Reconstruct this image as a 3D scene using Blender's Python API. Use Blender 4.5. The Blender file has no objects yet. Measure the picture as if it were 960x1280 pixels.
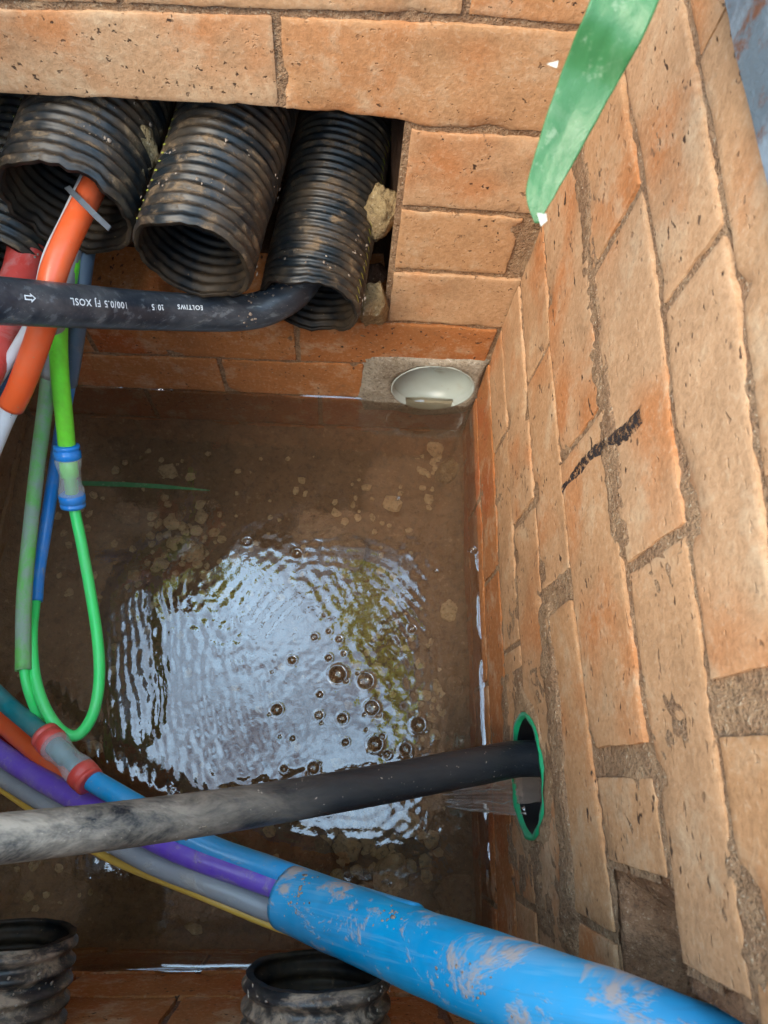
import bpy, bmesh, math, random
import numpy as np
from mathutils import Vector, Matrix, noise as mn

random.seed(7)
rng = np.random.default_rng(7)
SC = bpy.context.scene
COL = SC.collection

# ------------------------------------------------------------------ camera, sky, sun, exposure
CZ = 0.08            # camera height above the rim of the pit (z = 0 is the ground)
FPX = 873.55         # focal length in pixels of the 960 x 1280 photograph
RW = np.array([[0.9975097482668775, 0.011015616161436242, 0.06966317759860226],
               [0.03482338294556536, -0.935857725406624, -0.35065317594022494],
               [0.06133216214007951, 0.35220586877183596, -0.9339108051039452]])
cam_d = bpy.data.cameras.new('camera')
cam_d.sensor_fit = 'VERTICAL'; cam_d.sensor_height = 36.0; cam_d.lens = FPX / 1280 * 36.0
cam_d.clip_start = 0.01; cam_d.clip_end = 2000
cam_d.dof.use_dof = True; cam_d.dof.focus_distance = 0.68; cam_d.dof.aperture_fstop = 16
cam = bpy.data.objects.new('camera', cam_d); COL.objects.link(cam)
m3 = Matrix([RW[0].tolist(), (-RW[1]).tolist(), (-RW[2]).tolist()]).transposed()
cam.matrix_world = Matrix.Translation((0, 0, CZ)) @ m3.to_4x4()
SC.camera = cam

SUN_EL, SUN_AZ = math.radians(52), math.radians(228)     # azimuth measured from +Y towards +X
world = bpy.data.worlds.new('World'); SC.world = world; world.use_nodes = True
wn = world.node_tree.nodes; wl = world.node_tree.links
sky = wn.new('ShaderNodeTexSky'); sky.sky_type = 'NISHITA'; sky.sun_disc = False
sky.sun_elevation = SUN_EL; sky.sun_rotation = SUN_AZ; sky.air_density = 1.0; sky.dust_density = 2.5; sky.ozone_density = 0.4
tc = wn.new('ShaderNodeTexCoord')
cn = wn.new('ShaderNodeTexNoise'); cn.inputs['Scale'].default_value = 4.2; cn.inputs['Detail'].default_value = 3; cn.inputs['Roughness'].default_value = 0.6
wl.new(tc.outputs['Generated'], cn.inputs['Vector'])
cr = wn.new('ShaderNodeValToRGB'); cr.color_ramp.elements[0].position = 0.32; cr.color_ramp.elements[1].position = 0.78
wl.new(cn.outputs['Fac'], cr.inputs['Fac'])
cm = wn.new('ShaderNodeMix'); cm.data_type = 'RGBA'
wl.new(cr.outputs['Color'], cm.inputs['Factor']); wl.new(sky.outputs['Color'], cm.inputs[6])
cm.inputs[7].default_value = (13.5, 20.5, 27.5, 1)       # sunlit cloud
wl.new(cm.outputs[2], wn['Background'].inputs['Color']); wn['Background'].inputs['Strength'].default_value = 0.15

world.cycles.sampling_method = 'MANUAL'; world.cycles.sample_map_resolution = 256
sun_d = bpy.data.lights.new('sun', 'SUN'); sun_d.energy = 1.9; sun_d.angle = math.radians(32); sun_d.color = (1.0, 0.86, 0.64)
sun = bpy.data.objects.new('sun', sun_d); COL.objects.link(sun)
sdir = Vector((math.sin(SUN_AZ) * math.cos(SUN_EL), math.cos(SUN_AZ) * math.cos(SUN_EL), math.sin(SUN_EL)))
sun.rotation_euler = sdir.to_track_quat('Z', 'Y').to_euler(); sun.location = sdir * 20

vs = SC.view_settings; vs.view_transform = 'Standard'; vs.look = 'None'; vs.gamma = 1.0; vs.use_curve_mapping = False
vs.exposure = 1.1
SC.render.engine = 'CYCLES'
SC.cycles.use_denoising = True; SC.cycles.max_bounces = 7; SC.cycles.diffuse_bounces = 4; SC.cycles.glossy_bounces = 3
SC.cycles.use_adaptive_sampling = True; SC.cycles.adaptive_threshold = 0.03
SC.cycles.transparent_max_bounces = 16; SC.cycles.sample_clamp_indirect = 6.0

# ------------------------------------------------------------------ geometry of the place
YB, XR, YF, XL = 0.488, 0.1784, -0.190, -0.46     # planes of the four pit walls
HW, HF = 0.850, 0.972                             # water level and pit floor, below the camera
def W(x, y, h): return Vector((x, y, CZ - h))
def ray(px, py):
    d = np.array([(px - 480) / FPX, (py - 640) / FPX, 1.0]); return RW.T @ d
def at(px, py, z):                                # a point at camera depth z
    d = ray(px, py) * z; return Vector((d[0], d[1], d[2] + CZ))
def on_h(px, py, h):
    d = ray(px, py); t = -h / d[2]; return Vector((d[0] * t, d[1] * t, CZ - h))
def on_back(px, py): d = ray(px, py); t = YB / d[1]; return d[0] * t, -d[2] * t     # (x, h)
def on_right(px, py): d = ray(px, py); t = XR / d[0]; return d[1] * t, -d[2] * t    # (y, h)

# ------------------------------------------------------------------ node helpers
class NT:
    def __init__(s, name):
        s.m = bpy.data.materials.new(name); s.m.use_nodes = True
        s.t = s.m.node_tree; s.n = s.t.nodes; s.l = s.t.links
        s.p = s.n['Principled BSDF']; s.out = s.n['Material Output']
        t = s.n.new('ShaderNodeTexCoord'); oi = s.n.new('ShaderNodeObjectInfo')
        mul = s.n.new('ShaderNodeMath'); mul.operation = 'MULTIPLY'; mul.inputs[1].default_value = 57.0
        s.l.new(oi.outputs['Random'], mul.inputs[0])
        ad = s.n.new('ShaderNodeVectorMath'); ad.operation = 'ADD'
        s.l.new(t.outputs['Object'], ad.inputs[0]); s.l.new(mul.outputs[0], ad.inputs[1])
        s.co = ad.outputs[0]; s.raw = t.outputs['Object']; s.rand = oi.outputs['Random']
    def setv(s, sock, v):
        if hasattr(v, 'is_output'): s.l.new(v, sock)
        elif isinstance(v, (tuple, list)) and len(v) == 3 and sock.type == 'RGBA': sock.default_value = (*v, 1)
        else: sock.default_value = v
    def vscale(s, v, sc):
        n = s.n.new('ShaderNodeVectorMath'); n.operation = 'MULTIPLY'; s.l.new(v, n.inputs[0]); n.inputs[1].default_value = sc; return n.outputs[0]
    def noise(s, scale, detail=4, rough=0.55, co=None, dist=0.0):
        n = s.n.new('ShaderNodeTexNoise'); n.inputs['Scale'].default_value = scale; n.inputs['Detail'].default_value = detail
        n.inputs['Roughness'].default_value = rough; n.inputs['Distortion'].default_value = dist
        s.l.new(co or s.co, n.inputs['Vector']); return n.outputs['Fac']
    def voro(s, scale, co=None, feat='F1'):
        n = s.n.new('ShaderNodeTexVoronoi'); n.feature = feat; n.inputs['Scale'].default_value = scale
        s.l.new(co or s.co, n.inputs['Vector']); return n.outputs['Distance']
    def ramp(s, f, a, b, ca=(0, 0, 0), cb=(1, 1, 1)):
        n = s.n.new('ShaderNodeValToRGB'); e = n.color_ramp.elements
        e[0].position = a; e[1].position = b; e[0].color = (*ca, 1); e[1].color = (*cb, 1)
        s.l.new(f, n.inputs['Fac']); return n.outputs['Color']
    def mix(s, f, a, b, mode='MIX'):
        n = s.n.new('ShaderNodeMix'); n.data_type = 'RGBA'; n.blend_type = mode
        s.setv(n.inputs['Factor'], f); s.setv(n.inputs[6], a); s.setv(n.inputs[7], b); return n.outputs[2]
    def math(s, op, a, b=0.0):
        n = s.n.new('ShaderNodeMath'); n.operation = op; s.setv(n.inputs[0], a); s.setv(n.inputs[1], b); return n.outputs[0]
    def bump(s, h, strength=0.5, dist=0.001, prev=None):
        n = s.n.new('ShaderNodeBump'); n.inputs['Strength'].default_value = strength; n.inputs['Distance'].default_value = dist
        s.l.new(h, n.inputs['Height'])
        if prev: s.l.new(prev, n.inputs['Normal'])
        return n.outputs['Normal']
    def fin(s, col=None, rough=0.8, nrm=None, spec=0.4, **kw):
        if col is not None: s.setv(s.p.inputs['Base Color'], col)
        s.setv(s.p.inputs['Roughness'], rough); s.p.inputs['Specular IOR Level'].default_value = spec
        if nrm: s.l.new(nrm, s.p.inputs['Normal'])
        for k, v in kw.items(): s.setv(s.p.inputs[k.replace('_', ' ')], v)
        return s.m

def brick_mat(name, c0, c1, flash):
    t = NT(name)
    rnd2 = t.math('FRACT', t.math('MULTIPLY', t.rand, 17.3))
    base = t.mix(t.rand, c0, c1)
    base = t.mix(t.math('MULTIPLY', t.ramp(t.noise(9, 2, 0.6), 0.53, 0.70), 0.8), base, flash)
    mot = t.noise(24, 5, 0.7)
    base = t.mix(t.ramp(mot, 0.36, 0.50), t.mix(0.22, base, (0.22, 0.12, 0.055)), base)
    base = t.mix(t.math('MULTIPLY', t.ramp(mot, 0.52, 0.66), 0.5), base, (0.56, 0.41, 0.26))
    grit = t.noise(230, 3, 0.75)
    base = t.mix(t.math('MULTIPLY', t.ramp(grit, 0.36, 0.50, (1, 1, 1), (0, 0, 0)), 0.25), base, (0.15, 0.08, 0.04))
    base = t.mix(t.math('MULTIPLY', t.ramp(grit, 0.55, 0.72), 0.35), base, (0.62, 0.47, 0.31))
    dirt = t.ramp(t.noise(13, 5, 0.75, dist=0.8), 0.56, 0.74)
    base = t.mix(t.math('MULTIPLY', dirt, t.math('ADD', t.math('MULTIPLY', rnd2, 0.5), 0.25)), base, (0.19, 0.115, 0.065))
    st = t.vscale(t.co, (1.0, 0.5, 1.0))
    amt = t.math('MULTIPLY', t.ramp(t.noise(11, 1, 0.5), 0.36, 0.58), 1.0)
    pits = t.ramp(t.noise(170, 2, 0.6, co=st), 0.65, 0.70)
    base = t.mix(t.math('MULTIPLY', pits, amt), base, (0.07, 0.04, 0.025))
    big = t.ramp(t.noise(58, 4, 0.75, co=st), 0.675, 0.72)
    base = t.mix(t.math('MULTIPLY', big, 0.7), base, (0.10, 0.06, 0.04))
    hgt = t.math('SUBTRACT', t.math('ADD', t.math('MULTIPLY', grit, 0.5), mot), t.math('MULTIPLY', pits, 0.6))
    return t.fin(base, 0.9, t.bump(hgt, 0.6, 0.002), 0.2)
MAT = {}
MAT['brick'] = brick_mat('fired_clay_brick', (0.49, 0.288, 0.155), (0.465, 0.24, 0.108), (0.475, 0.17, 0.052))
MAT['brick_red'] = brick_mat('shaded_red_brick', (0.43, 0.17, 0.055), (0.38, 0.13, 0.04), (0.40, 0.10, 0.027))  # redder brick for the low courses, darkened to paint light falling off with depth

def grain_mat(name, ca, cb, cc, scale=1.0, rough=0.92, bump=0.9):
    t = NT(name)
    n0 = t.noise(45 * scale, 4, 0.7); g = t.noise(300 * scale, 3, 0.75)
    c = t.mix(t.ramp(n0, 0.35, 0.62), ca, cb)
    c = t.mix(t.math('MULTIPLY', t.ramp(g, 0.36, 0.48, (1, 1, 1), (0, 0, 0)), 0.55), c, (0.07, 0.045, 0.03))
    c = t.mix(t.ramp(g, 0.60, 0.68), c, cc)
    return t.fin(c, rough, t.bump(t.math('ADD', g, n0), bump, 0.004), 0.2)
MAT['mortar'] = grain_mat('sandy_mortar', (0.38, 0.24, 0.135), (0.27, 0.155, 0.085), (0.52, 0.41, 0.28))
MAT['mortar_red'] = grain_mat('reddish_mortar', (0.27, 0.15, 0.10), (0.20, 0.11, 0.075), (0.40, 0.31, 0.24))
MAT['soil'] = grain_mat('dark_soil', (0.10, 0.05, 0.028), (0.06, 0.03, 0.018), (0.16, 0.10, 0.06))
MAT['recess'] = grain_mat('crumbly_brown_earth', (0.30, 0.165, 0.09), (0.18, 0.09, 0.045), (0.40, 0.27, 0.17))
MAT['ground'] = grain_mat('trampled_earth', (0.22, 0.14, 0.08), (0.16, 0.10, 0.055), (0.34, 0.26, 0.18), 0.25)
MAT['cement'] = grain_mat('grey_cement', (0.36, 0.31, 0.24), (0.27, 0.22, 0.16), (0.5, 0.45, 0.38), 0.8, 0.85, 0.45)
MAT['lump'] = grain_mat('dried_mortar_lump', (0.36, 0.26, 0.13), (0.25, 0.17, 0.085), (0.5, 0.4, 0.26), 0.7)
MAT['silt'] = grain_mat('brown_silt', (0.25, 0.15, 0.085), (0.19, 0.11, 0.06), (0.33, 0.22, 0.135), 0.35, 0.9, 0.6)
MAT['stone'] = grain_mat('submerged_stone', (0.66, 0.50, 0.31), (0.52, 0.37, 0.21), (0.7, 0.58, 0.4), 0.6, 0.85, 0.5)
MAT['stone_dark'] = grain_mat('dark_submerged_stone', (0.32, 0.20, 0.12), (0.22, 0.135, 0.08), (0.42, 0.31, 0.2), 0.6, 0.85, 0.5)

def plastic(name, col, mud=(0.42, 0.30, 0.20), mudlo=0.6, mudhi=0.68, rough=0.35, amount=0.9, scale=38, streak=(1, 1, 1), col2=None, bump=0.35, grad=None, scratch=None, spec=0.5, film_amt=0.42):
    t = NT(name)
    c = col
    if col2: c = t.mix(t.ramp(t.noise(16, 3, 0.6), 0.42, 0.6), col, col2)
    if scratch:
        sn = t.noise(210, 3, 0.6, co=t.vscale(t.co, scratch))
        c = t.mix(t.math('MULTIPLY', t.ramp(sn, 0.58, 0.66), 0.25), c, t.mix(0.5, c, (0.55, 0.62, 0.66)))
        c = t.mix(t.math('MULTIPLY', t.ramp(sn, 0.34, 0.42, (1, 1, 1), (0, 0, 0)), 0.2), c, t.mix(0.6, c, (0.05, 0.06, 0.07)))
    co = t.vscale(t.co, streak)
    f = t.ramp(t.noise(scale, 5, 0.75, co=co, dist=0.4), mudlo, mudhi)
    film = t.math('MULTIPLY', t.ramp(t.noise(scale * 0.5, 4, 0.75, co=co), 0.40, 0.68), (film_amt if not grad else 0.04) * amount)
    c = t.mix(film, c, mud)
    fm = t.math('MULTIPLY', f, amount)
    if grad:
        sx = t.n.new('ShaderNodeSeparateXYZ'); t.l.new(t.raw, sx.inputs[0])
        gq = t.n.new('ShaderNodeMapRange'); t.l.new(sx.outputs[0], gq.inputs[0]); gq.inputs[1].default_value = grad[0]; gq.inputs[2].default_value = grad[1]; gq.inputs[3].default_value = 1; gq.inputs[4].default_value = 0
        fm = t.math('MULTIPLY', fm, gq.outputs[0])
    c = t.mix(fm, c, mud)
    sp = t.math('MULTIPLY', t.ramp(t.noise(scale * 9, 2, 0.5), 0.7, 0.76), 0.6)
    c = t.mix(sp, c, mud)
    r = t.math('ADD', t.math('MULTIPLY', fm, 0.5), rough)
    n1 = t.bump(f, bump, 0.0014)
    return t.fin(c, r, n1, spec)
MAT['duct'] = plastic('black_corrugated_plastic', (0.009, 0.013, 0.016), (0.23, 0.15, 0.08), 0.54, 0.67, 0.36, 0.75, 46, (1, 1.8, 1), spec=0.32)
MAT['duct_mud'] = plastic('muddy_corrugated_plastic', (0.010, 0.013, 0.016), (0.36, 0.25, 0.17), 0.47, 0.60, 0.34, 0.85, 40, (0.8, 1.6, 1))
MAT['duct_shade'] = plastic('shaded_black_plastic', (0.004, 0.005, 0.006), (0.20, 0.13, 0.07), 0.63, 0.73, 0.5, 0.6, 34, spec=0.12)  # duct insides: shade put into the colour, darker and duller than the shell
MAT['cable'] = plastic('black_cable_jacket', (0.018, 0.025, 0.036), (0.26, 0.26, 0.26), 0.60, 0.74, 0.34, 0.6, 60, (0.3, 1, 1), scratch=(0.06, 0.7, 1))
MAT['cable_mud'] = plastic('muddy_black_cable_jacket', (0.015, 0.019, 0.024), (0.56, 0.46, 0.36), 0.32, 0.60, 0.38, 0.95, 30, (0.4, 1.3, 1.3), grad=(-0.28, -0.06), spec=0.35)
MAT['black_in'] = NT('black_pipe_lining').fin((0.006, 0.006, 0.007), 0.5, None, 0.3)
MAT['sheath'] = plastic('blue_sheath', (0.0, 0.32, 0.62), (0.52, 0.39, 0.31), 0.54, 0.62, 0.44, 0.85, 26, (0.6, 1, 1), (0.0, 0.38, 0.70), scratch=(0.05, 1, 0.05), spec=0.3, film_amt=0.16)
MAT['blue'] = plastic('blue_microduct', (0.008, 0.24, 0.72), (0.36, 0.36, 0.36), 0.60, 0.70, 0.32, 0.75, 40)
MAT['blue_grey'] = plastic('blue_grey_sleeve', (0.085, 0.13, 0.19), (0.2, 0.2, 0.2), 0.6, 0.7, 0.4, 0.5, 40)
MAT['teal'] = plastic('teal_microduct', (0.0, 0.18, 0.20), (0.34, 0.30, 0.20), 0.60, 0.70, 0.32, 0.7, 40)
MAT['blue2'] = plastic('bright_blue_microduct', (0.0, 0.33, 0.70), (0.4, 0.4, 0.42), 0.64, 0.74, 0.3, 0.6, 40)
MAT['orange'] = plastic('orange_microduct', (0.80, 0.11, 0.025), (0.42, 0.26, 0.18), 0.66, 0.78, 0.34, 0.6, 40)
MAT['red'] = plastic('dusty_red_microduct', (0.66, 0.05, 0.035), (0.66, 0.36, 0.32), 0.50, 0.68, 0.4, 0.6, 24)
MAT['darkred'] = plastic('dark_red_microduct', (0.42, 0.012, 0.03), (0.4, 0.2, 0.2), 0.66, 0.76, 0.35, 0.6, 40)
MAT['white'] = plastic('white_microduct', (0.68, 0.70, 0.72), (0.30, 0.24, 0.18), 0.60, 0.70, 0.38, 0.6, 50)
MAT['purple'] = plastic('purple_microduct', (0.16, 0.07, 0.55), (0.38, 0.31, 0.36), 0.54, 0.66, 0.34, 0.7, 34)
MAT['grey'] = plastic('grey_microduct', (0.30, 0.31, 0.33), (0.42, 0.38, 0.34), 0.56, 0.68, 0.36, 0.7, 34)
MAT['yellow'] = plastic('yellow_cord', (0.72, 0.42, 0.06), (0.5, 0.35, 0.2), 0.66, 0.76, 0.45, 0.5, 50)
MAT['green'] = plastic('bright_green_microduct', (0.20, 0.92, 0.05), (0.16, 0.14, 0.05), 0.68, 0.76, 0.34, 0.8, 55, (1, 1, 0.35))
MAT['green_dusty'] = plastic('dusty_green_microduct', (0.14, 0.52, 0.08), (0.32, 0.38, 0.32), 0.42, 0.62, 0.45, 0.85, 26)
MAT['green_cable'] = plastic('thin_green_cable', (0.05, 0.82, 0.18), (0.3, 0.5, 0.3), 0.68, 0.78, 0.32, 0.5, 60)
MAT['ring_blue'] = plastic('blue_collet', (0.0, 0.24, 0.74), (0.3, 0.4, 0.5), 0.66, 0.76, 0.25, 0.5, 60)
MAT['ring_red'] = plastic('red_collet', (0.68, 0.065, 0.05), (0.6, 0.35, 0.3), 0.6, 0.72, 0.35, 0.6, 60)
MAT['sleeve_green'] = plastic('green_plastic_sleeve', (0.0, 0.30, 0.12), (0.2, 0.3, 0.2), 0.7, 0.8, 0.4, 0.4, 60)
MAT['pvc'] = plastic('grey_white_pvc', (0.40, 0.44, 0.40), (0.34, 0.31, 0.24), 0.6, 0.75, 0.35, 0.6, 22)
MAT['tie'] = NT('grey_cable_tie').fin((0.12, 0.13, 0.14), 0.35)
MAT['print'] = NT('white_print').fin((0.72, 0.76, 0.78), 0.6)
MAT['ink'] = NT('black_print').fin((0.02, 0.02, 0.025), 0.6)
MAT['stripe'] = NT('yellow_green_stripe').fin((0.38, 0.42, 0.06), 0.5)
def marker_mat():
    t = NT('black_marker'); c = t.mix(t.noise(200, 4, 0.6), (0.018, 0.017, 0.021), (0.05, 0.035, 0.03))
    return t.fin(c, 0.6, t.bump(t.noise(300, 4, 0.7), 0.5, 0.001), 0.3, Alpha=t.ramp(t.noise(260, 4, 0.8), 0.45, 0.50))
MAT['marker'] = marker_mat()
MAT['smear'] = grain_mat('smeared_tan_mortar', (0.40, 0.255, 0.145), (0.30, 0.18, 0.095), (0.5, 0.38, 0.25), 0.7, 0.9, 0.6)
def clear_mat():
    t = NT('clear_plastic')
    return t.fin((0.80, 0.82, 0.84), 0.12, None, 0.5, Alpha=0.3)
MAT['clear'] = clear_mat()
def metal_mat():
    t = NT('rusty_painted_steel')
    c = t.mix(t.ramp(t.noise(24, 6, 0.7), 0.45, 0.6), (0.10, 0.13, 0.15), (0.20, 0.24, 0.27))
    z = t.ramp(t.noise(30, 7, 0.75), 0.52, 0.60)
    c = t.mix(z, c, (0.13, 0.055, 0.03))
    return t.fin(c, 0.6, t.bump(t.noise(180, 6, 0.7), 0.6, 0.002), 0.4)
MAT['steel'] = metal_mat()
def leaf_mat(name, a, b, spot, trans=0.35):
    t = NT(name)
    c = t.mix(t.noise(40, 4, 0.6), a, b)
    c = t.mix(t.math('MULTIPLY', t.ramp(t.noise(110, 5, 0.7), 0.58, 0.68), 0.40), c, spot)
    c = t.mix(t.math('MULTIPLY', t.ramp(t.noise(34, 7, 0.75, dist=0.5), 0.50, 0.70), 0.5), c, t.mix(0.4, c, spot))
    n1 = t.bump(t.noise(300, 3, 0.6, co=t.vscale(t.co, (1, 1, 0.1))), 0.4, 0.001)
    t.fin(c, 0.38, n1, 0.5)
    tr = t.n.new('ShaderNodeBsdfTranslucent'); t.setv(tr.inputs['Color'], c)
    mx = t.n.new('ShaderNodeMixShader'); mx.inputs[0].default_value = trans
    t.l.new(t.p.outputs[0], mx.inputs[1]); t.l.new(tr.outputs[0], mx.inputs[2]); t.l.new(mx.outputs[0], t.out.inputs['Surface'])
    return t.m
MAT['blade'] = leaf_mat('grass_blade', (0.032, 0.155, 0.04), (0.085, 0.25, 0.09), (0.46, 0.52, 0.34))
MAT['blade_dry'] = leaf_mat('dry_blade_tip', (0.62, 0.60, 0.48), (0.7, 0.68, 0.58), (0.6, 0.55, 0.4))
MAT['tree_leaf'] = leaf_mat('tree_leaf', (0.58, 0.62, 0.05), (0.66, 0.66, 0.07), (0.66, 0.62, 0.10), 0.75)
MAT['bark'] = grain_mat('bark', (0.16, 0.11, 0.07), (0.10, 0.07, 0.045), (0.25, 0.2, 0.15), 0.15)
def water_mat(name, tint, murk, murk_amt, ior, bumps):
    t = NT(name)
    for n in list(t.n):
        if n.type == 'BSDF_PRINCIPLED': t.n.remove(n)
    gl = t.n.new('ShaderNodeBsdfGlossy'); gl.inputs['Roughness'].default_value = 0.0; gl.inputs['Color'].default_value = (1, 1, 1, 1)
    tr = t.n.new('ShaderNodeBsdfTransparent'); tr.inputs['Color'].default_value = (*tint, 1)
    df = t.n.new('ShaderNodeBsdfDiffuse'); df.inputs['Color'].default_value = (*murk, 1)
    mx0 = t.n.new('ShaderNodeMixShader'); mx0.inputs[0].default_value = murk_amt
    t.l.new(tr.outputs[0], mx0.inputs[1]); t.l.new(df.outputs[0], mx0.inputs[2])
    fr = t.n.new('ShaderNodeFresnel'); fr.inputs['IOR'].default_value = ior
    mx = t.n.new('ShaderNodeMixShader'); t.l.new(fr.outputs[0], mx.inputs[0])
    t.l.new(mx0.outputs[0], mx.inputs[1]); t.l.new(gl.outputs[0], mx.inputs[2])
    if bumps:
        n1 = t.bump(t.noise(70, 3, 0.55, co=t.raw), 0.10, 0.002)
        t.l.new(n1, gl.inputs['Normal']); t.l.new(n1, fr.inputs['Normal'])
    t.l.new(mx.outputs[0], t.out.inputs['Surface'])
    return t.m
MAT['water'] = water_mat('turbid_brown_water', (0.90, 0.81, 0.69), (0.28, 0.19, 0.12), 0.13, 1.95, True)
MAT['stream'] = water_mat('running_water', (0.80, 0.70, 0.60), (0.54, 0.41, 0.33), 0.36, 2.1, True)
MAT['film'] = water_mat('bubble_film', (0.90, 0.86, 0.80), (0.3, 0.2, 0.12), 0.06, 1.45, False)

# ------------------------------------------------------------------ mesh helpers
def empty(name, loc, label=None, cat=None, group=None, kind=None):
    o = bpy.data.objects.new(name, None); COL.objects.link(o); o.location = loc; o.empty_display_size = 0.05
    tag(o, label, cat, group, kind); return o
def tag(o, label=None, cat=None, group=None, kind=None):
    if label: o['label'] = label
    if cat: o['category'] = cat
    if group: o['group'] = group
    if kind: o['kind'] = kind
    return o
def mesh(name, verts, faces, mat, parent=None, smooth=True, world_origin=False):
    v = np.asarray([tuple(p) for p in verts] if not isinstance(verts, np.ndarray) else verts, dtype=np.float64)
    c = np.zeros(3) if world_origin else (v.min(0) + v.max(0)) / 2
    me = bpy.data.meshes.new(name)
    me.from_pydata((v - c).tolist(), [], faces.tolist() if isinstance(faces, np.ndarray) else faces)
    if smooth: me.polygons.foreach_set('use_smooth', [True] * len(me.polygons))
    if isinstance(mat, (list, tuple)):
        for q in mat: me.materials.append(MAT[q])
    else: me.materials.append(MAT[mat])
    me.update()
    o = bpy.data.objects.new(name, me); COL.objects.link(o); o.location = c
    if parent:
        o.parent = parent
        base = parent.location if parent.parent is None else parent.parent.location + parent.location
        o.location = Vector(c) - Vector(base)
    return o
def nz(p, s, seed=0.0): return mn.noise(Vector((p[0] * s + seed, p[1] * s - seed * 0.7, p[2] * s + seed * 1.3)))
def catmull(pts, n=10):
    P = [Vector(p) for p in pts]; P = [2 * P[0] - P[1]] + P + [2 * P[-1] - P[-2]]; out = []
    for i in range(1, len(P) - 2):
        a, b, c, d = P[i - 1:i + 3]
        for k in range(n):
            t = k / n
            out.append(0.5 * ((2 * b) + (c - a) * t + (2 * a - 5 * b + 4 * c - d) * t * t + (3 * b - a - 3 * c + d) * t ** 3))
    out.append(P[-2]); return out
def frames(path):
    T = [(path[min(i + 1, len(path) - 1)] - path[max(i - 1, 0)]).normalized() for i in range(len(path))]
    ref = Vector((0, 0, 1)) if abs(T[0].z) < 0.9 else Vector((1, 0, 0))
    N = [(ref - T[0] * ref.dot(T[0])).normalized()]
    for i in range(1, len(T)):
        n = N[-1] - T[i] * N[-1].dot(T[i]); N.append(n.normalized())
    return T, N, [T[i].cross(N[i]) for i in range(len(T))]
def tube_geo(path, rad, seg=20, inner=None, wob=0.0):
    """closed solid tube, or a hollow one with a lip when inner (wall thickness) is given"""
    T, N, B = frames(path); V, F = [], []
    R = rad if callable(rad) else (lambda t: rad)
    n = len(path)
    for i in range(n):
        r = R(i / (n - 1))
        for k in range(seg):
            a = 2 * math.pi * k / seg
            rr = r * (1 + wob * nz(path[i] + N[i] * math.cos(a) * r + B[i] * math.sin(a) * r, 45))
            V.append(path[i] + (N[i] * math.cos(a) + B[i] * math.sin(a)) * rr)
    for i in range(n - 1):
        for k in range(seg):
            a, b = i * seg + k, i * seg + (k + 1) % seg
            F.append((a, b, b + seg, a + seg))
    if inner:
        o = len(V)
        for i in range(n):
            r = R(i / (n - 1)) - inner
            for k in range(seg):
                a = 2 * math.pi * k / seg
                V.append(path[i] + (N[i] * math.cos(a) + B[i] * math.sin(a)) * r)
        for i in range(n - 1):
            for k in range(seg):
                a, b = o + i * seg + k, o + i * seg + (k + 1) % seg
                F.append((a, a + seg, b + seg, b))
        for k in range(seg):
            k2 = (k + 1) % seg
            F.append((k, o + k, o + k2, k2)); e = (n - 1) * seg
            F.append((e + k2, o + e + k2, o + e + k, e + k))
    else:
        F.append(tuple(range(seg - 1, -1, -1))); F.append(tuple((n - 1) * seg + k for k in range(seg)))
    return V, F
def pz(pts): return [at(*p) if not isinstance(p, Vector) else p for p in pts]
def tube(name, pts, r, mat, parent=None, n=8, seg=20, inner=None, wob=0.02):
    V, F = tube_geo(catmull(pz(pts), n), r, seg, inner, wob)
    return mesh(name, V, F, mat, parent)
def rock(name, c, size, mat, parent=None, sub=3, seed=0.0, rough=0.35, rot=0.0, freq=1.3, smooth=True):
    bm = bmesh.new(); bmesh.ops.create_icosphere(bm, subdivisions=sub, radius=1.0)
    V = []
    cr, sr = math.cos(rot), math.sin(rot)
    for v in bm.verts:
        p = v.co.copy(); d = 1 + rough * nz(p, freq, seed) + rough * 0.45 * nz(p, freq * 2.7, seed + 5) + rough * 0.22 * nz(p, freq * 7, seed + 9)
        # a few flat cuts make it angular
        for q in range(5):
            h = Vector((math.sin(seed * 3 + q * 2.1), math.cos(seed * 1.7 + q * 2.9), math.sin(seed + q * 4.3) * 0.6)).normalized()
            s = p.dot(h)
            if s * d > 0.72: d *= 0.72 / (s * d) * 0.92 + 0.08
        p = p * d; p = Vector((p.x * size[0], p.y * size[1], p.z * size[2]))
        V.append(Vector((p.x * cr - p.y * sr, p.x * sr + p.y * cr, p.z)) + Vector(c))
    F = [tuple(x.index for x in f.verts) for f in bm.faces]; bm.free()
    return mesh(name, V, F, mat, parent, smooth)

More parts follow.
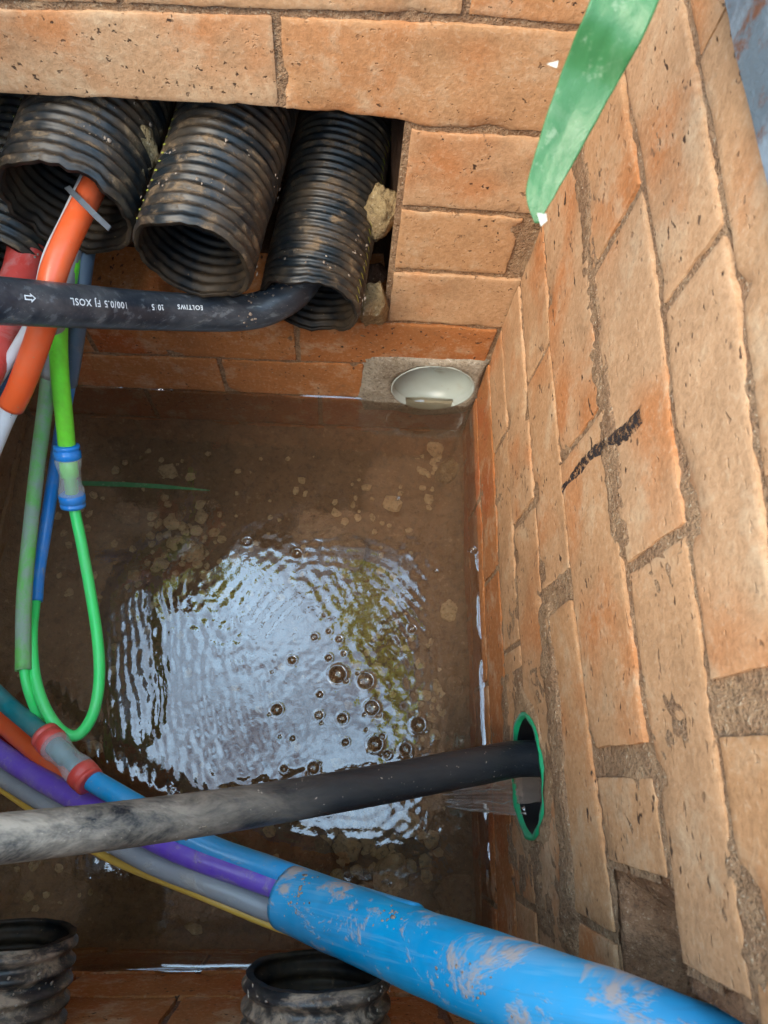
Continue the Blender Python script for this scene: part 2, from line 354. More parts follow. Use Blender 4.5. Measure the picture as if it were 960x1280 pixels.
# ------------------------------------------------------------------ the pit walls
class Wall:
    def __init__(s, side): s.side = side
    def p(s, u, h, w):
        if s.side == 'back': return (u, YB - w, CZ - h)
        if s.side == 'right': return (XR - w, u, CZ - h)
        if s.side == 'front': return (u, YF + w, CZ - h)
        return (XL + w, u, CZ - h)
def steps(L, d=0.009):
    n = max(2, int((L - 0.012) / d)); return [0, 0.0014, 0.0042] + [0.0042 + (L - 0.0084) * k / n for k in range(1, n)] + [L - 0.0042, L - 0.0014, L]
def brick(wall, parent, u0, u1, ht, hb, mat='brick', w0=None, gap=0.0048, skin=0.10, skip=None, name='brick', chip=1.0):
    if w0 is None: w0 = random.uniform(-0.0002, 0.0012)
    sd = random.uniform(0, 900); tu, tv = random.uniform(-0.004, 0.004), random.uniform(-0.005, 0.005)
    gap *= 0.68; a, b = u0 + gap, u1 - gap
    L = b - a; Hm = hb((a + b) / 2) - ht((a + b) / 2) - 2 * gap
    S, Tt = steps(L), steps(Hm, 0.009); nu, nv = len(S), len(Tt)
    V, F = [], []
    for j, t in enumerate(Tt):
        for i, s in enumerate(S):
            u = a + s; top, bot = ht(u) + gap, hb(u) - gap
            e = 0.0014 * chip
            fu, fv = s / L, t / Hm
            du = e * mn.noise(Vector((t * 90, sd, 1))) * ((1 - fu) ** 6) + e * mn.noise(Vector((t * 90, sd, 7))) * (fu ** 6)
            dv = e * mn.noise(Vector((s * 70, sd, 3))) * ((1 - fv) ** 4) + e * mn.noise(Vector((s * 70, sd, 9))) * (fv ** 4)
            dv += 0.0013 * mn.noise(Vector((s * 9, sd, 13)))
            d = min(s, L - s, t, Hm - t)
            rr = 0.0024 * (1 + 0.9 * mn.noise(Vector((s * 45, t * 45, sd))))
            w = w0 + tu * (s - L / 2) + tv * (t - Hm / 2)
            if d < rr: w -= 0.0006 * (1 - d / rr) ** 2
            w += 0.0009 * mn.noise(Vector((s * 40, t * 40, sd))) + 0.0011 * mn.noise(Vector((s * 14, t * 14, sd + 4)))
            ch = mn.noise(Vector((s * 28, t * 28, sd + 40)))
            if d < 0.012 and ch > 0.42: w -= (ch - 0.42) * 0.030 * chip * (1 - d / 0.012)
            V.append(wall.p(u + du, top + (bot - top) * fv + dv, w))
    for j in range(nv - 1):
        for i in range(nu - 1):
            if skip:
                u = a + (S[i] + S[i + 1]) / 2; hh = ht(u) + gap + (Tt[j] + Tt[j + 1]) / 2
                if skip(u, hh): continue
            q = j * nu + i; F.append((q, q + 1, q + nu + 1, q + nu))
    ring = [i for i in range(nu)] + [j * nu + nu - 1 for j in range(1, nv)] + [(nv - 1) * nu + i for i in range(nu - 2, -1, -1)] + [j * nu for j in range(nv - 2, 0, -1)]
    rc = [(a + S[q % nu], ht(a + S[q % nu]) + gap + Tt[q // nu]) for q in ring]
    o = len(V)
    off = Vector(wall.p(0, 0, -skin)) - Vector(wall.p(0, 0, 0))
    nr_ = len(ring)
    for q in ring: V.append(tuple(Vector(V[q]) + off))
    for q in ring: V.append(V[q])
    for k in range(nr_):
        k2 = (k + 1) % nr_; F.append((o + nr_ + k, o + k, o + k2, o + nr_ + k2)) if not (skip and skip(*rc[k])) else None
    if not skip: F.append(tuple(o + k for k in range(len(ring))))
    return mesh(name, V, F, mat, parent)
def sheet(wall, name, parent, u0, u1, h0, h1, step, wf, mat, keep=None, smooth=True):
    nu, nh = int((u1 - u0) / step) + 1, int((h1 - h0) / step) + 1
    us, hs = np.linspace(u0, u1, nu), np.linspace(h0, h1, nh)
    V = [wall.p(u, h, wf(u, h)) for h in hs for u in us]; F = []
    for j in range(nh - 1):
        for i in range(nu - 1):
            if keep and not keep((us[i] + us[i + 1]) / 2, (hs[j] + hs[j + 1]) / 2): continue
            q = j * nu + i; F.append((q, q + 1, q + nu + 1, q + nu))
    return mesh(name, V, F, mat, parent, smooth)
def interp(pts):
    pts = sorted(pts); xs = [p[0] for p in pts]; ys = [p[1] for p in pts]
    return lambda u: float(np.interp(u, xs, ys))
def const(v): return lambda u: v
def rough_mortar(base, amp, sd):
    return lambda u, h: base + amp * (mn.noise(Vector((u * 120, h * 120, sd))) + 0.6 * mn.noise(Vector((u * 300, h * 300, sd + 3)))) + 0.0018 * mn.noise(Vector((u * 22, h * 22, sd + 6)))
HTOP = 0.085
def lay(wall, parent, ht, hb, joints, u_lo, u_hi, L=0.2325, mat='brick', skipf=None, omit=None, wide=None, **kw):
    """bricks of one course: known head joints, continued at brick length to both ends"""
    J = sorted(joints)
    while J[0] - L > u_lo + 0.04: J.insert(0, J[0] - L + random.uniform(-0.004, 0.004))
    while J[-1] + L < u_hi - 0.04: J.append(J[-1] + L + random.uniform(-0.004, 0.004))
    J = [u_lo] + J + [u_hi]
    for a, b in zip(J[:-1], J[1:]):
        if b - a < 0.03: continue
        if omit and omit(a, b): continue
        ex = wide or {}
        ga = next((g for u, g in ex.items() if abs(u - a) < 0.012), 0); gb = next((g for u, g in ex.items() if abs(u - b) < 0.012), 0)
        sk = skipf if (skipf and skipf.overlaps(a, b, ht((a + b) / 2), hb((a + b) / 2))) else None
        brick(wall, parent, a + ga, b - gb, ht, hb, mat(a, b) if callable(mat) else mat, skip=sk, **kw)
class Circle:
    def __init__(s, u, h, r): s.u, s.h, s.r = u, h, r
    def __call__(s, u, h): return (u - s.u) ** 2 + (h - s.h) ** 2 < s.r ** 2
    def overlaps(s, a, b, t, q): return s.u + s.r > a and s.u - s.r < b and s.h + s.r > t and s.h - s.r < q

# back wall -----------------------------------------------------
BW = Wall('back')
back = empty('brick_wall', (0, YB, CZ - HF), 'tan brick wall with the ragged opening where corrugated ducts come through', 'wall')
bx = lambda px, py: on_back(px, py)[0]
BJ = {-2: const(0.165), -1: const(0.248), 0: interp([(-0.5, 0.345), (-0.235, 0.342), (-0.135, 0.336), (0.073, 0.327), (0.18, 0.327)]),
      1: interp([(-0.5, 0.418), (-0.269, 0.413), (-0.09, 0.409), (0.023, 0.410), (0.06, 0.416), (0.18, 0.413)]),
      2: const(0.501), 3: const(0.586), 4: interp([(-0.5, 0.70), (-0.29, 0.690), (0.06, 0.674), (0.18, 0.676)]),
      5: interp([(-0.5, 0.776), (-0.322, 0.771), (0.02, 0.766), (0.18, 0.756)]), 6: const(0.852), 7: const(0.936), 8: const(1.02)}
HOLE_L, HOLE_R = -0.40, bx(497, 260)
PVC = Circle(bx(541, 481), on_back(541, 481)[1], 0.0615)
lay(BW, back, const(HTOP), BJ[-2], [0.02], XL, XR)
lay(BW, back, BJ[-2], BJ[-1], [-0.09], XL, XR)
lay(BW, back, BJ[-1], BJ[0], [bx(583, 8)], XL, XR)
lay(BW, back, BJ[0], BJ[1], [bx(349, 80)], XL, XR)
for k, end in ((1, XR), (2, bx(650, 300)), (3, bx(650, 370))):
    brick(BW, back, HOLE_R, end, BJ[k], BJ[k + 1], gap=0.006)
    brick(BW, back, XL, HOLE_L, BJ[k], BJ[k + 1])
lay(BW, back, BJ[4], BJ[5], [bx(112, 425), bx(372, 432), bx(617, 432)], XL, XR, mat='brick_red')
def pvc_omit(a, b): return a > 0.0
lay(BW, back, BJ[5], BJ[6], [bx(279, 470), bx(455, 475)], XL, XR, mat='brick_red', omit=lambda a, b: a > bx(455, 475) - 0.02)
lay(BW, back, BJ[6], BJ[7], [bx(185, 495), bx(400, 505)], XL, XR, mat='brick_red', skipf=PVC)
lay(BW, back, BJ[7], BJ[8], [bx(300, 525)], XL, XR, mat='brick_red')
def in_hole(u, h): return HOLE_L < u < HOLE_R and BJ[1](u) - 0.004 < h < BJ[4](u) + 0.004
sheet(BW, 'mortar', back, XL - 0.02, XR + 0.02, HTOP, 1.02, 0.0045, rough_mortar(-0.0020, 0.0017, 2.0), 'mortar', keep=lambda u, h: not in_hole(u, h) and not PVC(u, h))
def cavity(u, h):
    d = min(u - HOLE_L, HOLE_R - u, h - BJ[1](u) + 0.004, BJ[4](u) + 0.004 - h)
    s = min(1.0, max(0.0, (d + 0.006) / 0.012))
    return -0.004 - s * (0.17 + 0.02 * mn.noise(Vector((u * 16, h * 16, 4))) + 0.012 * mn.noise(Vector((u * 60, h * 60, 5))))
sheet(BW, 'soil_cavity', back, HOLE_L - 0.012, HOLE_R + 0.012, 0.40, 0.705, 0.006, cavity, 'soil')
# cement collar round the drain mouth
def annulus(wall, name, parent, c, rin, rout, mat, w=0.003, seg=72, rings=7, sd=1.0, depth=0.06):
    V, F = [], []
    for k in range(seg):
        a = 2 * math.pi * k / seg
        for j in range(rings + 1):
            ro = rout(a) if callable(rout) else rout
            f = j / rings; r = rin + (ro - rin) * f
            u, h = c.u + math.cos(a) * r, c.h + math.sin(a) * r
            ww = w * (1 - f ** 3) - 0.006 * f ** 4 + 0.0022 * mn.noise(Vector((u * 50, h * 50, sd))) + 0.001 * mn.noise(Vector((u * 180, h * 180, sd)))
            V.append(wall.p(u, h, ww))
        V.append(wall.p(c.u + math.cos(a) * rin, c.h + math.sin(a) * rin, -depth))
    n = rings + 2
    for k in range(seg):
        k2 = (k + 1) % seg
        for j in range(rings): F.append((k * n + j, k2 * n + j, k2 * n + j + 1, k * n + j + 1))
        F.append((k * n + rings + 1, k2 * n + rings + 1, k2 * n, k * n))
    return mesh(name, V, F, mat, parent)
def collar_out(a):
    ca, sa = abs(math.cos(a)), abs(math.sin(a))
    wx = (0.105 if math.cos(a) < 0 else 0.066); wy = (0.066 if math.sin(a) < 0 else 0.085)
    return min(wx / max(ca, 1e-3), wy / max(sa, 1e-3)) * (1 + 0.05 * math.sin(5 * a))
annulus(BW, 'cement_collar', back, PVC, 0.0555, collar_out, 'cement', 0.006, sd=3)

# right wall ----------------------------------------------------
RWL = Wall('right')
right = empty('brick_wall', (XR, 0.15, CZ - HF), 'long pale brick wall with a short black marker line and a broken brick', 'wall')
ry = lambda px, py: on_right(px, py)[0]
RJ = {-2: const(0.172), -1: interp([(-0.19, 0.272), (0.086, 0.266), (0.141, 0.260), (0.206, 0.253), (0.34, 0.248), (0.49, 0.248)]),
      0: interp([(-0.19, 0.332), (0.033, 0.331), (0.095, 0.329), (0.175, 0.326), (0.249, 0.320), (0.346, 0.319), (0.49, 0.325)]),
      1: interp([(-0.19, 0.402), (-0.04, 0.400), (0.04, 0.408), (0.217, 0.411), (0.304, 0.413), (0.42, 0.405), (0.49, 0.410)]),
      2: interp([(-0.19, 0.482), (-0.07, 0.486), (0.0, 0.496), (0.049, 0.502), (0.146, 0.512), (0.355, 0.512), (0.49, 0.503)]),
      3: interp([(-0.19, 0.572), (-0.016, 0.572), (0.055, 0.575), (0.168, 0.591), (0.49, 0.591)]),
      4: interp([(-0.19, 0.668), (0.064, 0.671), (0.19, 0.676), (0.36, 0.671), (0.49, 0.671)]),
      5: const(0.744), 6: const(0.826), 7: const(0.91), 8: const(1.0)}
SLV = Circle(0.002, 0.668, 0.059)
lay(RWL, right, const(HTOP), RJ[-2], [0.25], YF, YB)
lay(RWL, right, RJ[-2], RJ[-1], [ry(893, 40)], YF, YB)
lay(RWL, right, RJ[-1], RJ[0], [ry(866, 338), ry(925, 880)], YF, YB, wide={ry(925, 880): 0.010})
NA, NB = ry(872, 1225), ry(800, 1095)
def lay_joints(ht, hb, J, omit=None, wide=None, **kw):
    J = sorted(J)
    for a, b in zip(J[:-1], J[1:]):
        if omit and omit(a, b): continue
        ga = (wide or {}).get(a, 0); gb = (wide or {}).get(b, 0)
        sk = SLV if SLV.overlaps(a, b, ht((a + b) / 2), hb((a + b) / 2)) else None
        brick(RWL, right, a + ga, b - gb, ht, hb, skip=sk, **kw)
lay_joints(RJ[0], RJ[1], [NA, ry(827, 681), ry(772, 288), YB], gap=0.0055)
j2 = ry(770, 952)
lay_joints(RJ[1], RJ[2], [NB, j2, ry(737, 530), YB], wide={j2: 0.006}, gap=0.0052)
j3, j3b = ry(697, 742), ry(738, 1156)
lay_joints(RJ[2], RJ[3], [YF, j3b, j3, ry(677, 447), YB], wide={j3: 0.010}, gap=0.0048)
lay(RWL, right, RJ[3], RJ[4], [ry(656, 641)], YF, YB, skipf=SLV)
lay(RWL, right, RJ[4], RJ[5], [ry(626, 552)], YF, YB, skipf=SLV)
lay(RWL, right, RJ[5], RJ[6], [0.22], YF, YB, mat='brick_red')
lay(RWL, right, RJ[6], RJ[7], [0.335], YF, YB, mat='brick_red')
lay(RWL, right, RJ[7], RJ[8], [0.20], YF, YB, mat='brick_red')
def in_niche(u, h):
    q = 0.005 * mn.noise(Vector((u * 60, h * 60, 33))); h += q; u += q
    return (u < NB and RJ[1](u) - 0.003 < h < RJ[2](u) - 0.004) or (u < NA and RJ[0](u) + 0.006 < h < RJ[2](u))
rm = rough_mortar(-0.0015, 0.0017, 5.0)
def right_mortar(u, h):
    w = rm(u, h)
    if abs(h - RJ[1](u)) < 0.014 and u > 0.13: w += 0.0026            # the flush bed joint beside the marker line
    if abs(h - RJ[3](u)) < 0.016 and u < 0.14: w += 0.0030            # smeared joint above the sleeve
    if 0.56 < h < 0.76 and -0.12 < u < 0.10: w += 0.0017 * (1 + 1.4 * mn.noise(Vector((u * 30, h * 30, 2))))
    return w
sheet(RWL, 'mortar', right, YF - 0.02, YB + 0.02, HTOP, 1.02, 0.0042, right_mortar, 'mortar', keep=lambda u, h: not in_niche(u, h) and not SLV(u, h))
def niche(u, h):
    t1, t2 = (RJ[0](u) + 0.006 if u < NA - 0.012 else RJ[1](u) - 0.003), RJ[2](u) - 0.004
    d = min(NB - u, h - t1, t2 - h) + 0.009 * mn.noise(Vector((u * 55, h * 55, 21))) + 0.003 * mn.noise(Vector((u * 160, h * 160, 22))) - 0.002; s = min(1.0, max(0.0, (d + 0.004) / 0.022))
    return -0.004 - s * (0.014 + 0.024 * min(1, max(0, (NB - u) / 0.05)) * (0.6 + 0.6 * mn.noise(Vector((u * 25, h * 25, 4)))) + 0.01 * mn.noise(Vector((u * 80, h * 80, 5))))
sheet(RWL, 'broken_recess', right, YF, NB + 0.004, 0.325, 0.505, 0.0036, niche, 'recess')
annulus(RWL, 'mortar_patch', right, SLV, 0.0543, lambda a: 0.074 * (1 + 0.16 * math.sin(3 * a + 1) + 0.08 * math.sin(7 * a)), 'smear', 0.0020, sd=8)
# marker line: a flat strip of ink lying on the bricks
mk = catmull([Vector((0, *on_right(*p))) for p in ((705, 612), (722, 590), (738, 571), (758, 556), (782, 541), (804, 517))], 8)
V, F = [], []
for i, p in enumerate(mk):
    q = mk[min(i + 1, len(mk) - 1)] - mk[max(i - 1, 0)]; q.normalize(); nrm = Vector((0, -q.z, q.y))
    for k in range(4):
        f = k / 3 - 0.5; wd = 0.0118 * (1 + 0.25 * mn.noise(Vector((i * 0.5, k, 3))))
        pp = p + nrm * f * wd
        V.append(RWL.p(pp.y, pp.z, 0.0019 + 0.0004 * mn.noise(Vector((i, k * 2.0, 1))) - (0.0012 if k in (0, 3) else 0)))
for i in range(len(mk) - 1):
    for k in range(3): q = i * 4 + k; F.append((q, q + 1, q + 5, q + 4))
mesh('marker_line', V, F, 'marker', right)

# front wall (under the camera) and the wall beyond the picture's edge -----
FW = Wall('front')
front = empty('brick_wall', (0, YF, CZ - HF), 'low reddish brick wall at the waterline behind two upturned duct mouths', 'wall')
FDU = [(-0.254, 0.662), (-0.005, 0.596)]
def near_duct(a, b, t, q): return any(c + 0.05 > a and c - 0.05 < b and h + 0.05 > t and h - 0.05 < q for c, h in FDU)
hs = [HTOP, 0.165, 0.25, 0.335, 0.42, 0.505, 0.59, 0.675, 0.76, 0.842, 0.93, 1.02]
for k in range(len(hs) - 1):
    t, q = hs[k], hs[k + 1]
    lay(FW, front, const(t), const(q), [(-0.10 if k % 2 else 0.016) - 0.03], XL, XR, mat='brick_red' if k > 5 else 'brick', omit=lambda a, b: near_duct(a, b, t, q) and k < 7)
sheet(FW, 'mortar', front, XL - 0.02, XR + 0.02, HTOP, 1.02, 0.006, rough_mortar(-0.0045, 0.0014, 9.0), 'mortar_red')
LW = Wall('left')
left = empty('brick_wall', (XL, 0.15, CZ - HF), 'shaded brick wall facing the marker line, beyond the coloured tubes', 'wall')
for k in range(len(hs) - 1):
    lay(LW, left, const(hs[k]), const(hs[k + 1]), [0.1 if k % 2 else 0.21], YF, YB)
sheet(LW, 'mortar', left, YF - 0.02, YB + 0.02, HTOP, 1.02, 0.008, rough_mortar(-0.0045, 0.0014, 12.0), 'mortar')

# steel frame of the opening
fr = empty('manhole_frame', (0, 0.15, 0), 'rusty blue-grey steel frame on the rim of the pit', 'frame')
def angle_bar(a, b, inw, name='frame_side'):
    a, b, inw = Vector(a), Vector(b), Vector(inw); n = 60; up = Vector((0, 0, 1)); V, F = [], []
    prof = [(-0.045, 0.004), (0.007, 0.004), (0.010, 0.0), (0.010, -0.128), (0.007, -0.131), (0.003, -0.131), (0.002, -0.004), (-0.045, -0.004)]
    for i in range(n + 1):
        p = a.lerp(b, i / n)
        for x, z in prof:
            q = p + inw * x + up * z; q += (inw * 0.0018 + up * 0.0012) * nz(q, 35); V.append(q)
    m = len(prof)
    for i in range(n):
        for k in range(m): F.append((i * m + k, i * m + (k + 1) % m, (i + 1) * m + (k + 1) % m, (i + 1) * m + k))
    return mesh(name, V, F, 'steel', fr, smooth=False)
angle_bar((XR, YF - 0.04, 0), (XR, YB + 0.04, 0), (-1, 0, 0)); angle_bar((XL, YF - 0.04, 0), (XL, YB + 0.04, 0), (1, 0, 0))
angle_bar((XL + 0.008, YB, 0), (XR - 0.008, YB, 0), (0, -1, 0)); angle_bar((XL + 0.008, YF, 0), (XR - 0.008, YF, 0), (0, 1, 0))

# ground round the pit, out to the horizon
ring_v = []; rad = [0, 0.05, 0.15, 0.4, 1.0, 2.5, 6, 20, 80, 400]
base = []
for k in range(48):
    a = 2 * math.pi * k / 48; c, s = math.cos(a), math.sin(a); hx, hy = (XR - XL) / 2 + 0.012, (YB - YF) / 2 + 0.012
    m = min(hx / max(abs(c), 1e-6), hy / max(abs(s), 1e-6)); base.append((c * m, s * m, c, s))
cx, cy = (XR + XL) / 2, (YB + YF) / 2
for r in rad:
    for (x, y, c, s) in base:
        z = -0.006 if r < 0.04 else -0.006 + min(r, 3) * 0.02 * nz((x + c * r, y + s * r, 0), 1.7)
        ring_v.append((cx + x + c * r, cy + y + s * r, z))
GF = [(i * 48 + k, i * 48 + (k + 1) % 48, (i + 1) * 48 + (k + 1) % 48, (i + 1) * 48 + k) for i in range(len(rad) - 1) for k in range(48)]
tag(mesh('ground', ring_v, GF, 'ground', world_origin=True), kind='structure')

# ------------------------------------------------------------------ pit floor and water
nx, ny = 130, 130
xs, ys = np.linspace(XL - 0.01, XR + 0.02, nx), np.linspace(YF - 0.01, YB + 0.02, ny)
V, F = [], []
for y in ys:
    for x in xs:
        d = min(x - XL, XR - x, y - YF, YB - y)
        z = CZ - HF + 0.012 * mn.noise(Vector((x * 9, y * 9, 1))) + 0.005 * mn.noise(Vector((x * 35, y * 35, 2))) + 0.002 * mn.noise(Vector((x * 120, y * 120, 3)))
        z += 0.03 * max(0, 1 - d / 0.05) ** 2
        V.append((x, y, z))
for j in range(ny - 1):
    for i in range(nx - 1): q = j * nx + i; F.append((q, q + 1, q + nx + 1, q + nx))
tag(mesh('pit_floor', V, F, 'silt', world_origin=True), kind='structure')

BUB = [(422, 843, 12), (457, 851, 11), (346, 887, 8), (465, 885, 10), (523, 906, 10), (399, 894, 6), (400, 868, 5), (428, 898, 7), (469, 930, 10), (507, 937, 8),
       (392, 960, 8), (365, 825, 6), (393, 796, 5), (411, 789, 4), (424, 799, 5), (411, 822, 5), (430, 817, 4), (432, 928, 5), (484, 943, 5), (366, 923, 4), (350, 921, 3),
       (355, 961, 5), (340, 840, 2.5), (405, 769, 3), (309, 677, 7), (371, 692, 7), (591, 688, 6), (497, 624, 4), (515, 786, 6), (458, 912, 3), (544, 714, 4), (433, 851, 4), (447, 842, 3), (474, 894, 4), (456, 893, 3), (478, 921, 4), (461, 938, 3), (531, 914, 3), (402, 904, 3), (385, 968, 4), (400, 955, 3), (337, 893, 3), (512, 944, 3)]
bub = [(on_h(px, py, HW), r * 0.00072) for px, py, r in BUB]
nx, ny = 460, 520
X, Y = np.meshgrid(np.linspace(XL - 0.015, XR + 0.015, nx), np.linspace(YF - 0.015, YB + 0.004, ny))
c1, c2 = on_h(420, 850, HW), on_h(575, 985, HW)
r1 = np.hypot(X - c1.x, Y - c1.y); r2 = np.hypot(X - c2.x, Y - c2.y)
Z = np.zeros_like(X)
def waves(n, lo, hi, amp, seed):
    g = np.random.default_rng(seed); o = np.zeros_like(X)
    for _ in range(n):
        lam = g.uniform(lo, hi); th = g.uniform(0, 2 * np.pi); k = 2 * np.pi / lam
        o += np.sin(k * (X * np.cos(th) + Y * np.sin(th)) + g.uniform(0, 6.28)) * lam / (2 * np.pi) * amp
    return o / math.sqrt(n)
env1 = np.exp(-((r1 / 0.20) ** 4)); env2 = np.exp(-r2 / 0.16)
dl = np.hypot(X + 0.24, Y - 0.08); envl = np.exp(-((dl / 0.16) ** 2))
mod = np.clip(0.85 + 55 * waves(9, 0.06, 0.16, 1.0, 31), 0.25, 1.7)
Z += 0.026 * 0.013 / 6.28 * np.sin(2 * np.pi * (r1 + 0.5 * np.hypot(X - c1.x, 0.6 * (Y - c1.y - 0.02))) / 0.019 + 140 * waves(8, 0.05, 0.12, 1.0, 11)) * np.clip((r1 - 0.05) / 0.09, 0, 1) * env1 * np.clip(r1 / 0.08, 0, 1)
Z += 0.022 * 0.014 / 6.28 * np.sin(2 * np.pi * r2 / 0.014) * env2
Z += waves(30, 0.006, 0.026, 0.027, 3) * np.clip(env1 + env2, 0, 1) * mod + (waves(18, 0.007, 0.018, 0.020, 5) + 0.030 * 0.011 / 6.28 * np.sin(2 * np.pi * (X + 0.25 * Y) / 0.011 + 160 * waves(8, 0.02, 0.07, 1.0, 13))) * envl
Z += waves(10, 0.03, 0.09, 0.0022, 4)
for b, r in bub:                                   # the dimple of water inside each bubble
    q = np.hypot(X - b.x, Y - b.y); Z += np.where(q < r * 1.15, -0.45 * r * (1 - (q / (1.15 * r)) ** 2), 0) + 0.10 * r * np.exp(-((q - 1.2 * r) / (0.25 * r)) ** 2)
dw = np.minimum(np.minimum(X - XL, XR - X), np.minimum(Y - YF, YB - Y)); Z += 0.0017 * np.clip(0.9 + 500 * waves(9, 0.02, 0.09, 0.12, 21), 0.25, 1.4) * np.exp(-np.clip(dw, 0, 1) / 0.0025)   # meniscus
V = np.stack([X, Y, Z + CZ - HW], -1).reshape(-1, 3)
I = np.arange(nx * ny).reshape(ny, nx)
F = np.stack([I[:-1, :-1], I[:-1, 1:], I[1:, 1:], I[1:, :-1]], -1).reshape(-1, 4)
tag(mesh('water', V, F, 'water', world_origin=True), kind='structure')

BLAB = {0: 'largest dark bubble in the middle of the bright reflection', 1: 'large oval bubble just beside the largest one', 24: 'lone bubble near the upper rim of the bright reflection, towards the floating blade',
        25: 'bubble sitting on the top edge of the bright reflection', 26: 'bubble close to the waterline of the marked wall', 27: 'tiny lone bubble on the brown water towards the drain pipe',
        28: 'bubble at the outer edge of the yellow-green reflection', 2: 'single bubble apart from the others in the pale blue reflection', 10: 'bubble cluster nearest above the lower black cable', 8: 'bubble beside the outermost bubbles above the dark end of the cable', 4: 'outermost bubble towards the green-rimmed hole'}
for bi, (b, r) in enumerate(bub):
    V, F = [], []; seg, rg = 20, 7; ex = 1 + 0.22 * math.sin(bi * 2.7); ey = 1 - 0.18 * math.sin(bi * 1.9)
    for j in range(rg + 1):
        a = j / rg * math.pi / 2
        for k in range(seg):
            t = 2 * math.pi * k / seg; V.append((b.x + ex * r * math.cos(a) * math.cos(t), b.y + ey * r * math.cos(a) * math.sin(t), b.z + (0.5 + 0.25 * math.cos(bi * 3.3)) * r * math.sin(a)))
    for j in range(rg):
        for k in range(seg): F.append((j * seg + k, j * seg + (k + 1) % seg, (j + 1) * seg + (k + 1) % seg, (j + 1) * seg + k))
    tag(mesh('bubble', V, F, 'film'), BLAB.get(bi, 'small clear bubble floating among others on the reflection'), 'bubble', 'bubbles on the water')

# stones on the pit floor: px, py, radius px, flatness, material, label
STONES = [(435, 1058, 17, .6, 'stone', 'small pale angular stone under water just below the lower black cable'),
          (488, 1094, 27, .5, 'stone', 'largest pale stone under water above the blue sheath'),
          (392, 1070, 30, .5, 'stone_dark', 'broad brown stone under water beside the small pale angular one'),
          (565, 766, 19, .35, 'stone', 'square brick fragment under water near the foot of the marked wall'),
          (575, 1130, 34, .4, 'stone_dark', 'dark flat stone under water by the wall above the blue sheath'),
          (510, 1030, 18, .6, 'stone', 'tan stone under water beneath the dark end of the lower cable'),
          (470, 1008, 15, .6, 'stone', 'tan stone under water touching the lower cable in view'),
          (562, 590, 24, .8, 'lump', 'yellowish mortar lump under water in the corner below the drain pipe'),
          (545, 560, 15, .7, 'stone', 'rough rubble piece under water above the yellowish mortar lump'),
          (572, 565, 12, .7, 'stone_dark', 'dark rubble piece under water in the drain corner'),
          (527, 548, 11, .7, 'stone', 'small rubble piece under water below the cement collar'),
          (158, 642, 20, .5, 'stone_dark', 'rounded dark stone under water below the floating blade'),
          (30, 580, 22, .6, 'stone_dark', 'reddish stone under water behind the dusty green tube'),
          (252, 645, 12, .6, 'stone', 'pale triangular stone under water beneath the blade tip'),
          (215, 655, 13, .5, 'stone', 'pale flake of rubble under water left of the triangular stone'),
          (228, 658, 8, .5, 'stone', 'tiny pale chip under water near the triangular stone'),
          (268, 630, 10, .6, 'stone_dark', 'small dark stone under water at the tip of the floating blade'),
          (210, 588, 14, .35, 'stone', 'flat pale flake under water above the floating blade'),
          (245, 690, 15, .5, 'stone', 'tan rubble piece under water at the upper edge of the bright reflection'),
          (490, 630, 16, .4, 'stone', 'tan flake under water between reflection and far wall'),
          (118, 936, 12, .6, 'stone', 'tan pebble under water inside the crook of the red connector'),
          (600, 1040, 14, .5, 'stone_dark', 'dark pebble under water beneath the stream of running water'),
          (430, 690, 40, .22, 'stone_dark', 'wide flat slab under water at the top of the bright reflection'),
          (575, 860, 22, .4, 'stone_dark', 'brown flat stone under water beside the waterline of the marked wall'),
          (540, 1050, 12, .5, 'stone', 'tan pebble under water between the largest pale stone and the stream'),
          (190, 820, 24, .35, 'stone_dark', 'brown slab under water by the thin green loop'),
          (90, 700, 22, .4, 'stone_dark', 'dark stone under water beside the thin green cable'),
          (240, 1170, 14, .5, 'stone', 'tan pebble under water below the yellow cord'),
          (130, 1180, 11, .5, 'stone', 'small tan pebble under water near the open duct mouth'),
          (205, 1090, 13, .5, 'stone', 'pale pebble under water beside the yellow cord')]
for i, (px, py, r, fl, m, lab) in enumerate(STONES):
    c = on_h(px, py, HF - 0.014); s = r * 0.00098
    tag(rock('stone', c, (s * 1.1, s * 0.95, s * fl), m, None, 2, 3.1 + i * 1.37, 0.46, i * 1.1, smooth=False), lab, 'stone', 'stones on the pit floor')

